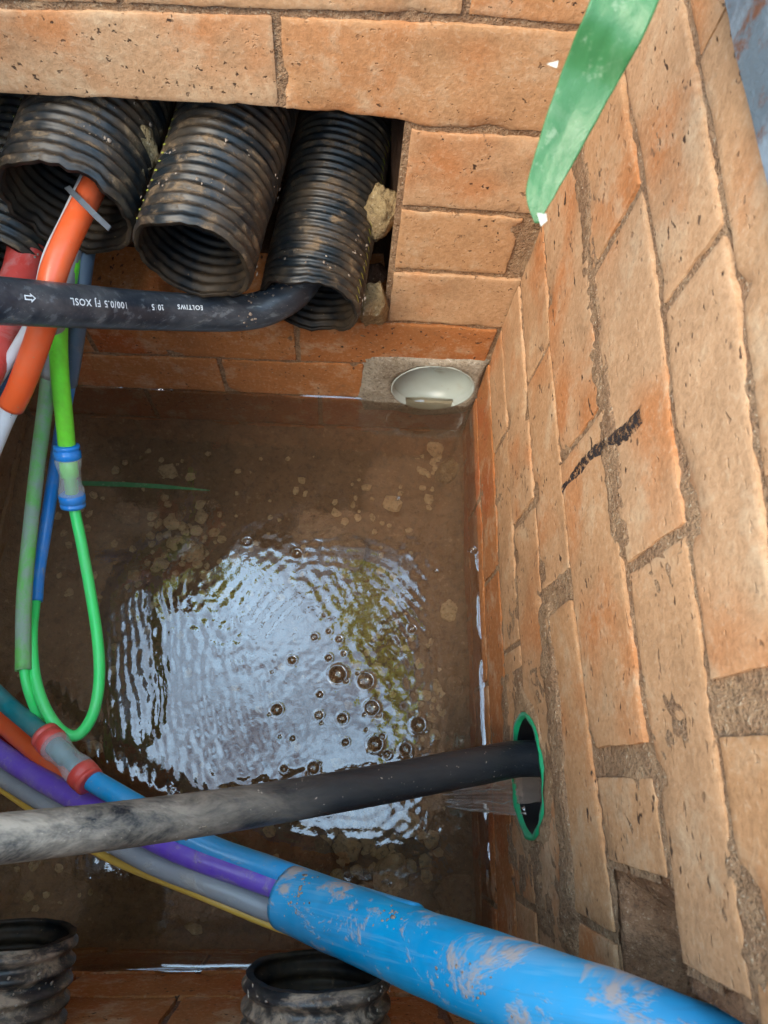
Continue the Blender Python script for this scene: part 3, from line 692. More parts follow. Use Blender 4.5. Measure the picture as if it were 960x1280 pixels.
V, F = [], []
ico = bmesh.new(); bmesh.ops.create_icosphere(ico, subdivisions=1, radius=1.0); IV = [v.co.copy() for v in ico.verts]; IF = [tuple(x.index for x in f.verts) for f in ico.faces]; ico.free()
SPOT = [on_h(480, 1060, HF), on_h(550, 565, HF), on_h(570, 880, HF), on_h(230, 690, HF), on_h(420, 1040, HF)]
for i in range(760):
    x, y = rng.uniform(XL + .02, XR - .01), rng.uniform(YF + .01, YB - .01)
    if i >= 420:
        q = SPOT[i % 5]; x, y = q.x + rng.normal() * 0.045, q.y + rng.normal() * 0.04
        if not (XL + .02 < x < XR - .01 and YF + .01 < y < YB - .01): continue
    elif mn.noise(Vector((x * 7, y * 7, 3.3))) < -0.05 and i % 4: continue
    s = rng.uniform(0.0022, 0.0075) * (1.35 if i >= 420 else 1); a = rng.uniform(0, 6.28); o = len(V); fl = rng.uniform(.35, .7); el = rng.uniform(.6, 1.2)
    z = CZ - HF + 0.012 * mn.noise(Vector((x * 9, y * 9, 1))) + 0.005 * mn.noise(Vector((x * 35, y * 35, 2))) + 0.001
    for v in IV:
        q = v * (1 + 0.5 * nz(v, 1.4, i * 3.1)); V.append((x + (q.x * math.cos(a) - q.y * math.sin(a) * el) * s, y + (q.x * math.sin(a) + q.y * math.cos(a) * el) * s, z + q.z * s * fl))
    F += [tuple(k + o for k in f) for f in IF]
tag(mesh('rubble', V, F, 'stone', smooth=False), 'small rubble and grit scattered over the pit floor under water', 'rubble', kind='stuff')

# running water from the sleeve
A0 = W(XR - 0.004, -0.012, 0.705)
V, F = [], []; n, m = 40, 40
end = on_h(560, 992, HW + 0.004)
for i in range(n + 1):
    t = i / n
    for k in range(m + 1):
        f = k / m - 0.5
        p0 = W(XR + 0.005, -0.010 + 0.050 * f, 0.7125 - 0.05 * f * f); p1 = Vector((end.x + 0.012 * mn.noise(Vector((k * 0.3, 5, 1))), end.y + 0.030 * f, end.z))
        x = p0.x + (p1.x - p0.x) * t; y = p0.y + (p1.y - p0.y) * t; z = p0.z + (p1.z - p0.z) * t ** 1.7
        ru = 0.0042 * mn.noise(Vector((t * 2.2, k * 0.42, 1))) + 0.0018 * mn.noise(Vector((t * 6, k * 0.9, 4)))
        V.append((x, y, z + ru))
for i in range(n):
    for k in range(m): q = i * (m + 1) + k; F.append((q, q + 1, q + m + 2, q + m + 1))
stream = tag(mesh('water_stream', V, F, 'stream'), 'thin sheet of brown water pouring from the green-rimmed hole', 'water stream')

MAT['foam'] = water_mat('frothy_water', (0.9, 0.88, 0.85), (0.62, 0.54, 0.47), 0.40, 1.9, False)
SV = V
for kk, r_ in ((2, .0013), (11, .0006), (22, .0008), (38, .0016)):
    pts = [Vector(SV[i * 41 + min(40, max(0, int(kk + 2.5 * mn.noise(Vector((i * 0.12, kk, 2))))))]) + Vector((0, 0, 0.0008)) for i in range(0, 41, 4)]
    V, F = tube_geo(catmull(pts, 4), lambda t: r_ * (0.7 + 0.5 * math.sin(t * 9 + kk)), 8, None, 0.2); mesh('strand', V, F, 'foam', stream)
# ------------------------------------------------------------------ corrugated ducts
def duct(name, mouth, direction, r, length, label, group, mat='duct', pitch=0.0098, stripe=None, ragged=0.0, bend=0.0, inmat='duct_shade', deep=0.0034, dent=1.0):
    """direction points out of the wall; the mouth is the free end"""
    d = Vector(direction).normalized(); mouth = Vector(mouth)
    root = empty(name, mouth, label, 'duct', group)
    ref = Vector((0, 0, 1)); n_ = (ref - d * ref.dot(d)).normalized(); b_ = d.cross(n_)
    seg, per = 48, 7
    nr = int(length / pitch); N = nr * per
    def section(i, k, rr):
        s = i / per * pitch; a = 2 * math.pi * k / seg
        lip = ragged * max(0, 1 - s / 0.03) * (mn.noise(Vector((math.cos(a) * 2, math.sin(a) * 2, r * 50))) + 0.5 * mn.noise(Vector((math.cos(a) * 6, math.sin(a) * 6, r * 50))))
        c = mouth - d * (s - lip) + n_ * bend * s * s
        q = 1 + dent * 0.030 * mn.noise(Vector((s * 12, math.cos(a), math.sin(a) + r * 90))) + 0.010 * mn.noise(Vector((s * 70, math.cos(a) * 2, math.sin(a) * 2 + r * 90)))
        return c + (n_ * math.cos(a) * 1.0 + b_ * math.sin(a)) * rr * q
    def prof(i):
        f = (i % per) / per; return -deep * (0.5 + 0.5 * math.cos(2 * math.pi * f)) ** 0.7
    V, F = [], []
    for i in range(N + 1):
        for k in range(seg): V.append(section(i, k, r + prof(i)))
    for i in range(N):
        for k in range(seg): a, b = i * seg + k, i * seg + (k + 1) % seg; F.append((a, b, b + seg, a + seg))
    mesh('corrugated_shell', V, F, mat, root)
    V, F = [], []
    for i in range(N + 1):
        for k in range(seg): V.append(section(i, k, r + prof(i) * 0.9 - 0.0042 + (0.0008 if i == 0 else 0)))
    o = len(V)
    for i in range(N):
        for k in range(seg): a, b = i * seg + k, i * seg + (k + 1) % seg; F.append((a, a + seg, b + seg, b))
    for k in range(seg): V.append(section(0, k, r - 0.0030))
    for k in range(seg): F.append((k, (k + 1) % seg, o + (k + 1) % seg, o + k))
    F.append(tuple(N * seg + k for k in range(seg)))
    mesh('inner_lining', V, F, inmat, root)
    if stripe is not None:
        V, F = [], []
        for rib in range(1, nr):
            i = rib * per - per // 2
            for j in range(4):
                for e in (0, 1):
                    a = stripe + 0.05 * (e - 0.5) + 0.05 * math.sin(rib * 0.7) + 0.035 * (j - 1.5)
                    kf = a / (2 * math.pi) * seg
                    V.append(section(i + (j - 1.5) * 0.9, kf, r + 0.0006))
            q = len(V) - 8
            for j in range(3): F.append((q + 2 * j, q + 2 * j + 1, q + 2 * j + 3, q + 2 * j + 2))
        tag(mesh('stripe', V, F, 'stripe', root), 'row of yellow-green dashes along the ribs')
    return root
G1 = 'corrugated ducts through the brick opening'; G2 = 'corrugated ducts at the foot of the near wall'
duct('corrugated_duct', at(82, 262, 0.590), (-0.12, -1, -0.04), 0.0575, 0.24, 'black corrugated duct with orange tube coming out of its torn mouth', G1, stripe=0.95, ragged=0.009)
duct('corrugated_duct', at(241, 326, 0.600), (-0.16, -1, -0.05), 0.0530, 0.24, 'empty muddy black corrugated duct between two ducts carrying cables', G1, stripe=0.85, ragged=0.005)
duct('corrugated_duct', at(387, 382, 0.700), (-0.15, -1, -0.14), 0.0520, 0.24, 'narrow muddy corrugated duct with the thick printed cable coming out', G1, pitch=0.0082, stripe=-1.15, ragged=0.006)
duct('corrugated_duct', at(-12, 335, 0.655), (-0.10, -1, -0.02), 0.0540, 0.22, 'corrugated duct half hidden below the torn one, with dusty red tube', G1)
duct('corrugated_duct', at(8, 1168, 0.56), (0.02, 1, 0.05), 0.0555, 0.16, 'wet corrugated duct end at the lower edge, away from the blue sheath', G2, mat='duct_mud', pitch=0.0135, ragged=0.0015, deep=0.0056, dent=0.25)
duct('corrugated_duct', at(397, 1212, 0.51), (0.0, 1, 0.05), 0.0545, 0.16, 'muddy corrugated duct end partly covered by the blue sheath', G2, mat='duct_mud', pitch=0.0135, ragged=0.0015, deep=0.0056, dent=0.25)

# mortar lumps in the opening
for i, (px, py, z, s, lab) in enumerate([(476, 268, 0.70, (.019, .018, .032), 'pale dried mortar lump wedged high beside the narrow duct'),
                                         (466, 382, 0.765, (.022, .02, .027), 'brown mortar lump on the sill beside the narrow duct mouth'),
                                         (180, 190, 0.615, (.013, .014, .020), 'dried mortar lump between torn duct and empty duct'),
                                         (174, 222, 0.61, (.007, .007, .009), 'tiny mortar crumb below the lump between two ducts'),
                                         (468, 345, 0.79, (.018, .016, .016), 'dark mortar lump behind the brown one on the sill')]):
    o = rock('mortar_lump', at(px, py, z), s, 'lump' if i != 4 else 'soil', None, 4, 11 + i * 2.3, 0.42, i, 1.6); tag(o, lab, 'mortar lump', 'mortar lumps in the opening')

# ------------------------------------------------------------------ sleeve and drain pipe
sl = empty('pipe_sleeve', W(XR, SLV.u, SLV.h), 'green plastic pipe sleeve in the wall with lower black cable through it', 'pipe')
def ring_pipe(parent, name, wall, c, ro, ri, w0, w1, mat, jag=0.0, seg=56):
    V, F = [], []
    for k in range(seg):
        a = 2 * math.pi * k / seg; j = jag * mn.noise(Vector((math.cos(a) * 3, math.sin(a) * 3, 1)))
        for r, w in ((ro, w1), (ro, w0 + j), (ri, w0 + j), (ri, w1)): V.append(wall.p(c.u + math.cos(a) * r, c.h + math.sin(a) * r, w))
    for k in range(seg):
        k2 = (k + 1) % seg
        for q in range(3): F.append((k * 4 + q, k2 * 4 + q, k2 * 4 + q + 1, k * 4 + q + 1))
    return mesh(name, V, F, mat, parent)
ring_pipe(sl, 'sleeve_rim', RWL, SLV, 0.0545, 0.0500, 0.0030, -0.02, 'sleeve_green', 0.0020)
ring_pipe(sl, 'sleeve_lining', RWL, SLV, 0.0499, 0.0488, -0.001, -0.30, 'black_in')
ring_pipe(sl, 'sleeve_end', RWL, SLV, 0.0499, 0.0002, -0.295, -0.30, 'black_in')
V, F = [], []
for i in range(30):
    for k in range(16):
        f = k / 15 * 2 - 1; w = -0.25 * i / 29
        V.append(RWL.p(SLV.u + f * 0.026, SLV.h + 0.0415 + 0.003 * mn.noise(Vector((w * 130, f * 4, 2))) + 0.0016 * mn.noise(Vector((w * 300, f * 9, 5))), w + 0.002))
for i in range(29):
    for k in range(15): q = i * 16 + k; F.append((q, q + 1, q + 17, q + 16))
tag(mesh('water_in_pipe', V, F, 'stream'), 'glinting water running inside the green-rimmed sleeve', 'water')
dp = empty('drain_pipe', W(PVC.u, YB, PVC.h), 'grey-white plastic drain pipe mouth half under water in cement collar', 'pipe')
ring_pipe(dp, 'pipe_wall', BW, PVC, 0.0556, 0.0535, 0.007, -0.22, 'pvc')
V, F = [], []; sg = 48; prof_b = [(0.0532, -0.004), (0.0525, -0.010), (0.048, -0.019), (0.038, -0.027), (0.024, -0.032), (0.010, -0.034), (0.001, -0.035)]
for rr_, ww_ in prof_b:
    for k in range(sg): V.append(BW.p(PVC.u + math.cos(2 * math.pi * k / sg) * rr_, PVC.h + math.sin(2 * math.pi * k / sg) * rr_, ww_ + 0.012 * math.cos(2 * math.pi * k / sg) * (0.0532 - rr_) / 0.05))
for i in range(len(prof_b) - 1):
    for k in range(sg): F.append((i * sg + k, i * sg + (k + 1) % sg, (i + 1) * sg + (k + 1) % sg, (i + 1) * sg + k))
mesh('added_pipe_dish', V, F, 'pvc', dp)  # shallow dish added behind the mouth so the inside catches light and looks pale

# ------------------------------------------------------------------ cables and tubes
def put_text(parent, path, radius, text, s_mid, height, ang, mat='print', flip=True, name='print'):
    """lay flat lettering round a cable: s along the cable, angle round it"""
    cu = bpy.data.curves.new('lettering', 'FONT'); cu.body = text; cu.size = height * 1.35; cu.align_x = 'CENTER'; cu.align_y = 'CENTER'; cu.resolution_u = 2; cu.offset = height * 0.022; cu.space_character = 1.12
    to = bpy.data.objects.new('lettering', cu); COL.objects.link(to)
    bpy.context.view_layer.update()
    me = to.evaluated_get(bpy.context.evaluated_depsgraph_get()).to_mesh()
    vs_ = [v.co.copy() for v in me.vertices]; fs = [tuple(p.vertices) for p in me.polygons]
    to.to_mesh_clear(); bpy.data.objects.remove(to); bpy.data.curves.remove(cu)
    wrap(parent, path, radius, vs_, fs, s_mid, ang, mat, flip, name)
def wrap(parent, path, radius, vs_, fs, s_mid, ang, mat, flip, name):
    T, N, B = frames(path); cum = [0.0]
    for i in range(1, len(path)): cum.append(cum[-1] + (path[i] - path[i - 1]).length)
    V = []
    for v in vs_:
        x, y = v.x, v.y
        s = s_mid + x; i = max(0, min(len(path) - 2, next((q for q in range(len(cum)) if cum[q] > s), len(cum) - 1) - 1))
        f = (s - cum[i]) / max(1e-9, cum[i + 1] - cum[i]); c = path[i].lerp(path[i + 1], f)
        a = ang + y / radius * (1 if flip else -1)
        V.append(c + (N[i] * math.cos(a) + B[i] * math.sin(a)) * (radius + 0.0005))
    mesh(name, V, fs, mat, parent, smooth=False)
# thick printed cable out of the narrow duct
cp = catmull([W(0.02, 0.60, 0.555), W(-0.012, 0.53, 0.566), at(378, 352, 0.705), at(345, 379, 0.700), at(300, 391, 0.690), at(200, 389, 0.645), at(100, 383, 0.575), at(0, 376, 0.515), at(-130, 366, 0.46)], 10)
thick = empty('thick_cable', cp[30], 'thick black printed cable curving out of the narrow corrugated duct', 'cable')
RC = 0.0175
V, F = tube_geo(cp, RC, 32, None, 0.008); mesh('jacket', V, F, 'cable', thick)
def cable_pos(px, py):
    """arc position and angle on the thick cable of the surface point seen at a pixel"""
    T, N, B = frames(cp); d = Vector(ray(px, py)).normalized(); o = Vector((0, 0, CZ)); best = None; cum = 0.0
    for i in range(len(cp) - 1):
        for f in (0, .25, .5, .75):
            c = cp[i].lerp(cp[i + 1], f); t = (c - o).dot(d); dist = (o + d * t - c).length
            ln = (cp[i + 1] - cp[i]).length
            if best is None or dist < best[0]: best = (dist, i, f, cum + f * ln, t)
        cum += (cp[i + 1] - cp[i]).length
    dist, i, f, s, t = best; c = cp[i].lerp(cp[i + 1], f)
    q = o + d * (t - math.sqrt(max(0, RC ** 2 - dist ** 2))) - c
    return s, math.atan2(q.dot(B[i]), q.dot(N[i]))
for txt, px, py, hgt in (('100/0.5 FJ XOSL', 108, 379, 0.0056), ('2015', 183, 384, 0.0052), ('EOLTIWS', 230, 384, 0.0044)):
    s, a = cable_pos(px, py); put_text(thick, cp, RC, txt, s, hgt, a, flip=False)
s, a = cable_pos(20, 372)
ar = [Vector(p) * 0.0011 for p in ((-4, -1.6, 0), (0.6, -1.6, 0), (0.6, -3.2, 0), (4.2, 0, 0), (0.6, 3.2, 0), (0.6, 1.6, 0), (-4, 1.6, 0))]
ai = [Vector(p) * 0.0011 for p in ((-3.2, -0.8, 0), (1.4, -0.8, 0), (1.4, -1.4, 0), (2.9, 0, 0), (1.4, 1.4, 0), (1.4, 0.8, 0), (-3.2, 0.8, 0))]
wrap(thick, cp, RC, [Vector((-v.x, v.y, 0)) for v in ar + ai], [(i, (i + 1) % 7, 7 + (i + 1) % 7, 7 + i) for i in range(7)], s, a, 'print', True, 'print')

# lower black cable into the sleeve
lower = empty('black_cable', at(300, 1012, 0.55), 'straight black cable, mud-coated at one end, running into the green-rimmed hole', 'cable')
tube('jacket', [(-90, 1056, .450), (0, 1048, .470), (150, 1031, .508), (300, 1010, .550), (450, 985, .590), (600, 957, .630), (660, 948, .648), W(0.25, 0.012, 0.668), W(0.40, 0.010, 0.672)], 0.0163, 'cable_mud', lower, 8, 30, None, 0.012)

def solo(name, label, cat, pts, r, mat, group=None, part='jacket', inner=None, seg=20):
    P = pz(pts); root = empty(name, P[len(P) // 2], label, cat, group)
    tube(part, P, r, mat, root, 8, seg, inner); return root
GU = 'microduct tubes hanging below the torn duct'; GL = 'microduct tubes gathered in the blue sheath'
def dz(p): 
    if isinstance(p, Vector): return p
    k = min(1, max(0, (p[1] - 290) / 400)); return (p[0], p[1], p[2] * (1 + 0.36 * k * k * (3 - 2 * k)))
_pz = pz
def pz(pts): return _pz([dz(p) for p in pts])
# upper bundle
o = solo('microduct_tube', 'bright orange tube leaving the torn duct, its end cut around a white tube', 'tube', [(150, 165, .70), (132, 200, .645), (116, 235, .60), (85, 297, .575), (66, 345, .560), (55, 402, .545), (28, 478, .520), (14, 508, .512)], 0.0108, 'orange', GU, inner=0.0022)
wt = solo('microduct_tube', 'white tube with black print coming out of the cut orange tube', 'tube', [(40, 445, .530), (17, 500, .514), (-4, 548, .50), (-40, 640, .48)], 0.0078, 'white', GU)
for i in range(26):
    px, py = 13 + random.uniform(-5, 4), 516 + random.uniform(-2, 22)
    d = Vector(ray(px, py)); zc = dz((0, py, .5105))[2]
    p = at(px - (py - 510) * 0.25, py, zc - 0.0090)
    s_ = random.uniform(0.0004, 0.0009); e1, e2 = Vector((1, 0, 0)) * s_, Vector((0, 0.8, 0.6)) * s_ * random.uniform(0.5, 1.6)
    mesh('print', [p - e1 - e2, p + e1 - e2, p + e1 + e2, p - e1 + e2], [(0, 1, 2, 3)], 'ink', wt, False)
solo('microduct_tube', 'dusty red tube leaving the half hidden duct beside the orange one', 'tube', [at(-12, 335, .655) + Vector((.035, .16, .012)), at(-12, 335, .655) + Vector((.030, .07, .006)), (30, 335, .635), (14, 375, .600), (-2, 415, .562), (-20, 460, .53), (-60, 530, .51)], 0.0170, 'red', GU)
solo('microduct_tube', 'thin pale grey tube squeezed between the orange and dusty red tubes', 'tube', [(120, 195, .66), (104, 228, .61), (82, 275, .592), (60, 322, .580), (48, 375, .560), (38, 405, .548), (20, 436, .540), (1, 468, .533), (-40, 535, .52)], 0.0048, 'white', GU)
solo('microduct_tube', 'thin blue tube showing behind the orange tube at the edge', 'tube', [(95, 300, .66), (62, 390, .60), (34, 440, .575), (8, 482, .560), (-40, 550, .55)], 0.0060, 'blue', GU)
solo('microduct_tube', 'bright green scuffed tube ending in the blue-ringed connector', 'tube', [(100, 280, .68), (88, 335, .63), (77, 385, .60), (73, 415, .585), (75, 470, .566), (80, 520, .552), (86, 585, .54)], 0.0083, 'green', GU)
solo('microduct_tube', 'dusty green tube ending above the thin green loop', 'tube', [(62, 466, .574), (55, 520, .563), (47, 580, .551), (38, 660, .535), (30, 750, .517), (29, 838, .500)], 0.0074, 'green_dusty', GU, inner=0.0016)
solo('microduct_tube', 'clear grey sleeve above the dusty green tube', 'tube', [(95, 300, .65), (76, 380, .595), (68, 425, .583), (61.5, 470, .5735)], 0.0079, 'grey', GU)
solo('microduct_tube', 'slate grey sleeve beside the bright green tube', 'tube', [(118, 270, .70), (105, 335, .64), (98, 400, .61), (91, 450, .598), (86, 480, .592)], 0.0079, 'blue_grey', GU)
solo('microduct_tube', 'blue tube, dusty at the top, cut off around a thin green cable', 'tube', [(88, 470, .594), (80, 515, .585), (69, 585, .570), (57, 660, .553), (48, 715, .541), (45, 752, .533)], 0.0067, 'blue', GU, inner=0.0012)
gl_ = solo('fibre_cable', 'thin green cable looping from the blue-ringed connector into the blue tube', 'cable', [(90, 600, .538), (93, 635, .531), (102, 680, .525), (113, 740, .518), (122, 800, .510), (124, 850, .503), (116, 893, .498), (97, 919, .495), (75, 912, .495), (55, 882, .498), (43, 842, .505), (40, 795, .515), (44, 752, .533), (48, 715, .541)], 0.0054, 'green_cable', None, 'jacket')
solo('fibre_cable', 'thin green cable from the dusty green tube to behind the red-ringed connector', 'cable', [(29, 815, .504), (31, 845, .500), (38, 872, .500), (50, 900, .505), (64, 922, .515), (80, 945, .52)], 0.0045, 'green_cable')
# zip tie
zt = pz([(84, 234, .580), (100, 250, .566), (118, 268, .563), (137, 286, .572)])
T, N, B = frames(zt); V, F = [], []
vd = Vector((0, 0, 1))
for i, p in enumerate(zt):
    side = T[i].cross(vd).normalized()
    for sx, sz in ((-1, 1), (1, 1), (1, -1), (-1, -1)): V.append(p + side * 0.0024 * sx + vd * 0.0006 * sz)
for i in range(3):
    for k in range(4): F.append((i * 4 + k, i * 4 + (k + 1) % 4, (i + 1) * 4 + (k + 1) % 4, (i + 1) * 4 + k))
F += [(0, 3, 2, 1), (12, 13, 14, 15)]
tag(mesh('cable_tie', V, F, 'tie', smooth=False), 'grey plastic cable tie tail lying across the orange tube', 'cable tie')

# push-fit connectors: clear waisted body between two coloured collets
def connector(a, b, r, ring, label, core_mat, core_r):
    a, b = Vector(a), Vector(b); d = b - a; L = d.length; d.normalize()
    root = empty('tube_connector', (a + b) / 2, label, 'connector')
    def lathe(name, prof, mat, seg=32):
        path = [a + d * (L * t) for t, _ in prof]
        rr = [q for _, q in prof]; T, N, B = frames([a, b]); V, F = [], []
        for p, q in zip(path, rr):
            for k in range(seg):
                an = 2 * math.pi * k / seg; V.append(p + (N[0] * math.cos(an) + B[0] * math.sin(an)) * q)
        for i in range(len(path) - 1):
            for k in range(seg): x, y = i * seg + k, i * seg + (k + 1) % seg; F.append((x, y, y + seg, x + seg))
        F.append(tuple(range(seg - 1, -1, -1))); F.append(tuple((len(path) - 1) * seg + k for k in range(seg)))
        mesh(name, V, F, mat, root)
    for m in (0, 1):
        f = (lambda t: t) if m == 0 else (lambda t: 1 - t)
        pr = [(0.0, .72), (0.005, .94), (.05, .97), (.065, .88), (.085, .88), (.10, .99), (.20, 1.0), (.215, .92), (.23, .80)]
        pr = [(f(t), q * r) for t, q in pr]
        if m: pr = pr[::-1]
        lathe('collet_ring', pr, ring)
    lathe('clear_body', [(.19, .90 * r), (.235, 1.0 * r), (.30, .97 * r), (.38, .86 * r), (.46, .80 * r), (.56, .80 * r), (.64, .88 * r), (.72, .99 * r), (.77, 1.0 * r), (.81, .9 * r)], 'clear')
    lathe('inner_tube', [(.2, core_r), (.5, core_r), (.52, core_r * 0.7), (.8, core_r * 0.7)], core_mat)
    return root
connector(at(*dz((83, 556, .5435))), at(*dz((91.5, 634, .531))), 0.0128, 'ring_blue', 'clear push-fit connector with blue rings joining green tube and thin cable', 'green', 0.0086)

pz = _pz
# lower bundle: it rises from the water at the far end to the sheath
def lz(p):
    k = float(np.interp(p[0], [-50, 0, 60, 140, 230, 345], [1.46, 1.42, 1.30, 1.15, 1.03, 1.0])); return (p[0], p[1], p[2] * k)
def lo(pts): return [lz(p) for p in pts]
solo('microduct_tube', 'teal tube entering the red-ringed connector', 'tube', lo([(-50, 820, .475), (0, 872, .488), (40, 906, .503), (75, 938, .514)]), 0.0086, 'teal', GL)
solo('microduct_tube', 'bright blue tube from the red-ringed connector to the blue sheath', 'tube', lo([(100, 965, .522), (125, 981, .534), (170, 1007, .556), (255, 1055, .590), (340, 1086, .588), (420, 1115, .556), (520, 1148, .485)]), 0.0094, 'blue2', GL)
solo('microduct_tube', 'orange tube passing beneath the red-ringed connector', 'tube', lo([(-50, 852, .50), (0, 901, .512), (50, 944, .532), (100, 986, .556), (170, 1030, .586), (260, 1082, .612), (345, 1118, .610), (440, 1150, .56)]), 0.0092, 'orange', GL)
solo('microduct_tube', 'dark red tube between the orange and purple tubes', 'tube', lo([(-50, 876, .51), (0, 920, .522), (60, 965, .548), (130, 1008, .575), (190, 1050, .598), (260, 1082, .606), (345, 1124, .610), (440, 1156, .56)]), 0.0076, 'darkred', GL)
solo('microduct_tube', 'dusty purple tube running into the blue sheath', 'tube', lo([(-50, 902, .485), (0, 941, .500), (60, 979, .522), (140, 1021, .552), (225, 1063, .584), (345, 1106, .584), (440, 1138, .54)]), 0.0104, 'purple', GL)
solo('microduct_tube', 'pale grey tube below the purple tube in the sheath', 'tube', lo([(-50, 932, .49), (0, 967, .506), (60, 1004, .528), (180, 1072, .568), (262, 1105, .586), (345, 1138, .588), (440, 1165, .54)]), 0.0100, 'grey', GL)
solo('cord', 'thin yellow cord along the edge of the grey tube', 'cord', lo([(-50, 952, .49), (0, 985, .507), (48, 1018, .527), (130, 1070, .560), (250, 1119, .588), (345, 1158, .590), (420, 1180, .56)]), 0.0036, 'yellow')
connector(at(*lz((55, 918, .505))), at(*lz((113, 978, .524))), 0.0138, 'ring_red', 'clear push-fit connector with red rings joining teal and blue tubes', 'teal', 0.0090)
shp = pz([(362, 1123, .574), (400, 1138, .552), (520, 1186, .472), (650, 1236, .402), (780, 1284, .366), (900, 1334, .342)]); shp += [Vector(shp[-1]) + (shp[-1] - shp[-2]) * 1.6]
she = empty('blue_sheath', shp[0], 'large mud-smeared blue sheath swallowing the coloured tubes', 'sheath')
V, F = tube_geo(catmull(shp, 10), 0.0246, 44, 0.0022, 0.028); mesh('sheath_wall', V, F, 'sheath', she)

# dried mud lying in lumps on the tubes
def clods(parent, path, rad, n, t0, t1, mat, smin, smax, seed, patches=5):
    g = np.random.default_rng(seed); T, N, B = frames(path); V, F = [], []; m = len(path) - 1; o0 = Vector((0, 0, CZ))
    cen = [(g.uniform(t0, t1), g.uniform(-0.9, 1.2)) for _ in range(patches)]
    for i in range(n):
        c = cen[i % patches]; t = min(max(c[0] + g.normal() * 0.022, 0.0), 0.999) * m; k = int(t); p = path[k].lerp(path[k + 1], t - k)
        v = (o0 - p).normalized(); v = (v - T[k] * v.dot(T[k])).normalized(); sd = T[k].cross(v)
        a = c[1] + g.normal() * 0.28; nr = v * math.cos(a) + sd * math.sin(a); sd2 = T[k].cross(nr)
        q = p + nr * rad; s = g.uniform(smin, smax) * (1 if g.random() > .2 else 1.7); e = g.uniform(.6, 1.6); o = len(V)
        for w in IV:
            d = 1 + 0.55 * nz(w, 1.6, i * 2.3 + seed); V.append(q + T[k] * w.x * s * e * d + sd2 * w.y * s * d + nr * w.z * s * 0.34 * d)
        F += [tuple(x + o for x in f) for f in IF]
    return tag(mesh('dried_mud', V, F, mat, parent), kind='stuff')
MAT['mud'] = grain_mat('dried_pinkish_mud', (0.50, 0.36, 0.27), (0.42, 0.30, 0.22), (0.56, 0.45, 0.36), 0.7, 0.95, 0.6)
MAT['mud_grey'] = grain_mat('dried_grey_mud', (0.36, 0.29, 0.23), (0.28, 0.22, 0.17), (0.46, 0.40, 0.34), 0.7, 0.95, 0.6)
clods(she, catmull(shp, 10), 0.0247, 90, 0.10, 0.55, 'mud', 0.0005, 0.0012, 3, 4)
clods(lower, catmull(pz([(-90, 1060, .450), (0, 1053, .470), (150, 1034, .508), (300, 1011, .550), (450, 985, .590)]), 8), 0.0164, 40, 0.05, 0.8, 'mud_grey', 0.0005, 0.0011, 5, 6)
clods(thick, cp, RC, 40, 0.30, 0.55, 'mud_grey', 0.0006, 0.0014, 7, 4)
for root in [o for o in COL.objects if o.name.startswith('corrugated_duct')]:
    ii = int(root.location.x * 1000) % 97
    if root.location.y > 0: dd, rr_ = Vector((0.16, 1, 0.05)), 0.0545
    else: dd, rr_ = Vector((0, -1, -0.05)), 0.0545
    clods(root, [root.location + dd * k * 0.02 for k in range(7)], rr_, 36, 0.02, 0.8, 'mud_grey', 0.0005, 0.0014, ii, 6)

# ------------------------------------------------------------------ blades of grass
def blade(name, pts, widths, mat, label, fold=0.25, up=None):
    P = catmull(pts, 12); n = len(P); V, F = [], []
    for i, p in enumerate(P):
        t = i / (n - 1); wd = float(np.interp(t, np.linspace(0, 1, len(widths)), widths))
        tg = (P[min(i + 1, n - 1)] - P[max(i - 1, 0)]).normalized()
        view = up or (Vector((0, 0, CZ)) - p).normalized()
        side = tg.cross(view).normalized(); nrm = side.cross(tg).normalized()
        for k in range(25):
            f = k / 12 - 1; e = 1 + 0.03 * nz(p + side * f * 0.01, 160)
            V.append(p + side * wd * 0.5 * f * e - nrm * wd * fold * (1 - abs(f)) + nrm * (0.00028 if k % 2 else 0.0) * (1 if k != 12 else 4) + nrm * 0.0006 * nz(p + side * f * wd, 90))
    for i in range(n - 1):
        for k in range(24): q = i * 25 + k; F.append((q, q + 1, q + 26, q + 25))
    o = mesh(name, V, F, mat); m = o.modifiers.new('thickness', 'SOLIDIFY'); m.thickness = 0.00035
    return tag(o, label, 'leaf')
hang = blade('leaf_blade', [W(0.26, 0.44, 0.082), W(0.215, 0.405, 0.052), W(0.165, 0.362, 0.068), at(855, -180, .245), at(812, -80, .248), at(770, 25, .255), at(735, 100, .272), at(700, 180, .285), at(676, 240, .292), at(671, 279, .296)],
             [.012, .018, .022, .0235, .0235, .0235, .023, .0205, .0165, .0120, .002], 'blade', 'wide green leaf blade hanging into the pit in front of the brick corner', 0.06)
V = [at(671, 266, .2935), at(676, 283, .294), at(684, 276, .2945), at(683, 267, .2945)]
tag(mesh('dry_tip', V, [(0, 1, 2, 3)], 'blade_dry', hang, False), 'white curled dry tip')
V = [at(683, 80, .268), at(698, 76, .267), at(696, 85, .267)]
tag(mesh('torn_sliver', V, [(0, 1, 2)], 'blade_dry', hang, False), 'white torn sliver on the edge')
blade('leaf_blade', [on_h(92, 604, HW - .002), on_h(140, 605, HW - .002), on_h(200, 608, HW - .002), on_h(262, 613, HW - .002)], [.0065, .0070, .006, .001], 'blade', 'narrow green grass blade floating on the brown water', 0.1, Vector((0, 0, 1)))

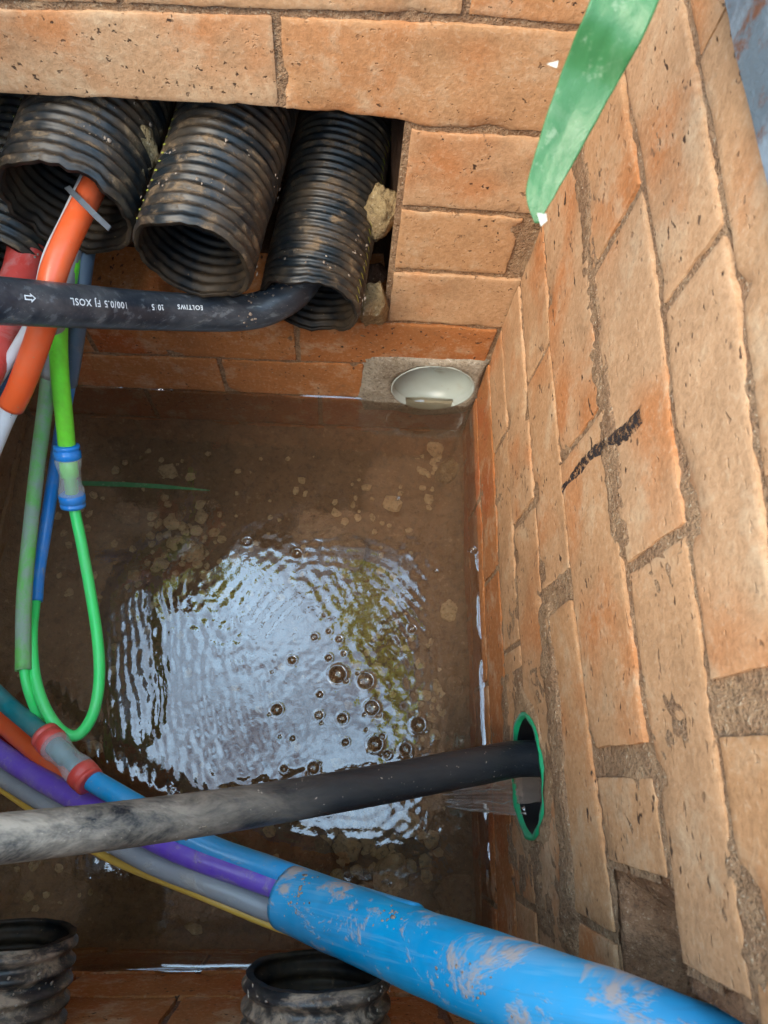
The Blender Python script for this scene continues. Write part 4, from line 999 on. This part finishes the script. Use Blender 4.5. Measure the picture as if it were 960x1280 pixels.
# ------------------------------------------------------------------ a tree leaning over the pit, seen in the water
tree = empty('tree', (1.15, 1.7, 0), 'leafy yellow-green tree reflected in the pit water', 'tree')
V, F = [], []
def limb(pts, r0, r1, seg=8):
    global V, F
    v, f = tube_geo(catmull(pts, 6), lambda t: r0 + (r1 - r0) * t, seg, None, 0.1); o = len(V)
    V += v; F += [tuple(q + o for q in g) for g in f]
limbs = [[(1.15, 1.7, -.05), (1.12, 1.66, 1.0), (1.0, 1.5, 2.0), (0.7, 1.2, 2.8), (0.45, 0.9, 3.3)], [(1.0, 1.5, 2.0), (1.3, 1.7, 2.8), (1.5, 1.8, 3.6)],
         [(0.85, 1.35, 2.5), (0.2, 1.5, 3.1), (-.5, 1.5, 3.5)], [(0.7, 1.2, 2.8), (0.6, 0.7, 3.1), (0.5, 0.35, 3.3)], [(0.2, 1.5, 3.1), (-.2, 1.2, 3.3), (-.75, 1.0, 3.5)]]
for i, l in enumerate(limbs): limb([Vector(p) for p in l], [.09, .05, .045, .03, .025][i], .012)
mesh('trunk', V, F, 'bark', tree)
def overhead(px, py, z):
    d = ray(px, py); t = -HW / d[2]; k = (z - CZ + HW) / -d[2]; return d[0] * (t + k), d[1] * (t + k), z
tips = [(*overhead(px, py, z), r) for px, py, z, r in ((445, 705, 3.3, .14), (455, 745, 3.2, .16), (450, 790, 3.3, .13), (478, 810, 3.1, .17), (510, 835, 3.2, .2), (535, 880, 3.3, .22), (545, 930, 3.2, .2), (560, 800, 3.4, .2), (505, 900, 3.3, .12), (590, 860, 3.2, .3), (600, 740, 3.3, .28), (590, 680, 3.2, .3), (225, 735, 3.4, .14), (270, 728, 3.4, .11), (250, 690, 3.3, .2), (330, 690, 3.3, .13), (520, 655, 3.0, .3), (440, 640, 3.0, .25), (650, 620, 3.3, .5), (640, 900, 3.4, .4))]
tips += [(1.5, 1.8, 3.6, .6), (1.2, 1.6, 3.0, .5)]
V, F = [], []
for (x, y, z, r) in tips:
    for _ in range(int(8000 * r * r + 60)):
        g = rng.normal(size=3); g /= np.linalg.norm(g); g *= r * rng.uniform(0.15, 1.0) ** 0.5
        p = Vector((x + g[0], y + g[1], z + g[2] * 0.7)); a = Vector(rng.normal(size=3)); a.z -= 0.5; a.normalize(); b = a.cross(Vector(rng.normal(size=3))).normalized()
        ln, wd = rng.uniform(.045, .08), rng.uniform(.02, .032); q = len(V)
        V += [p, p + a * ln * .5 + b * wd, p + a * ln, p + a * ln * .5 - b * wd]; F.append((q, q + 1, q + 2, q + 3))
mesh('crown', V, F, 'tree_leaf', tree, False)
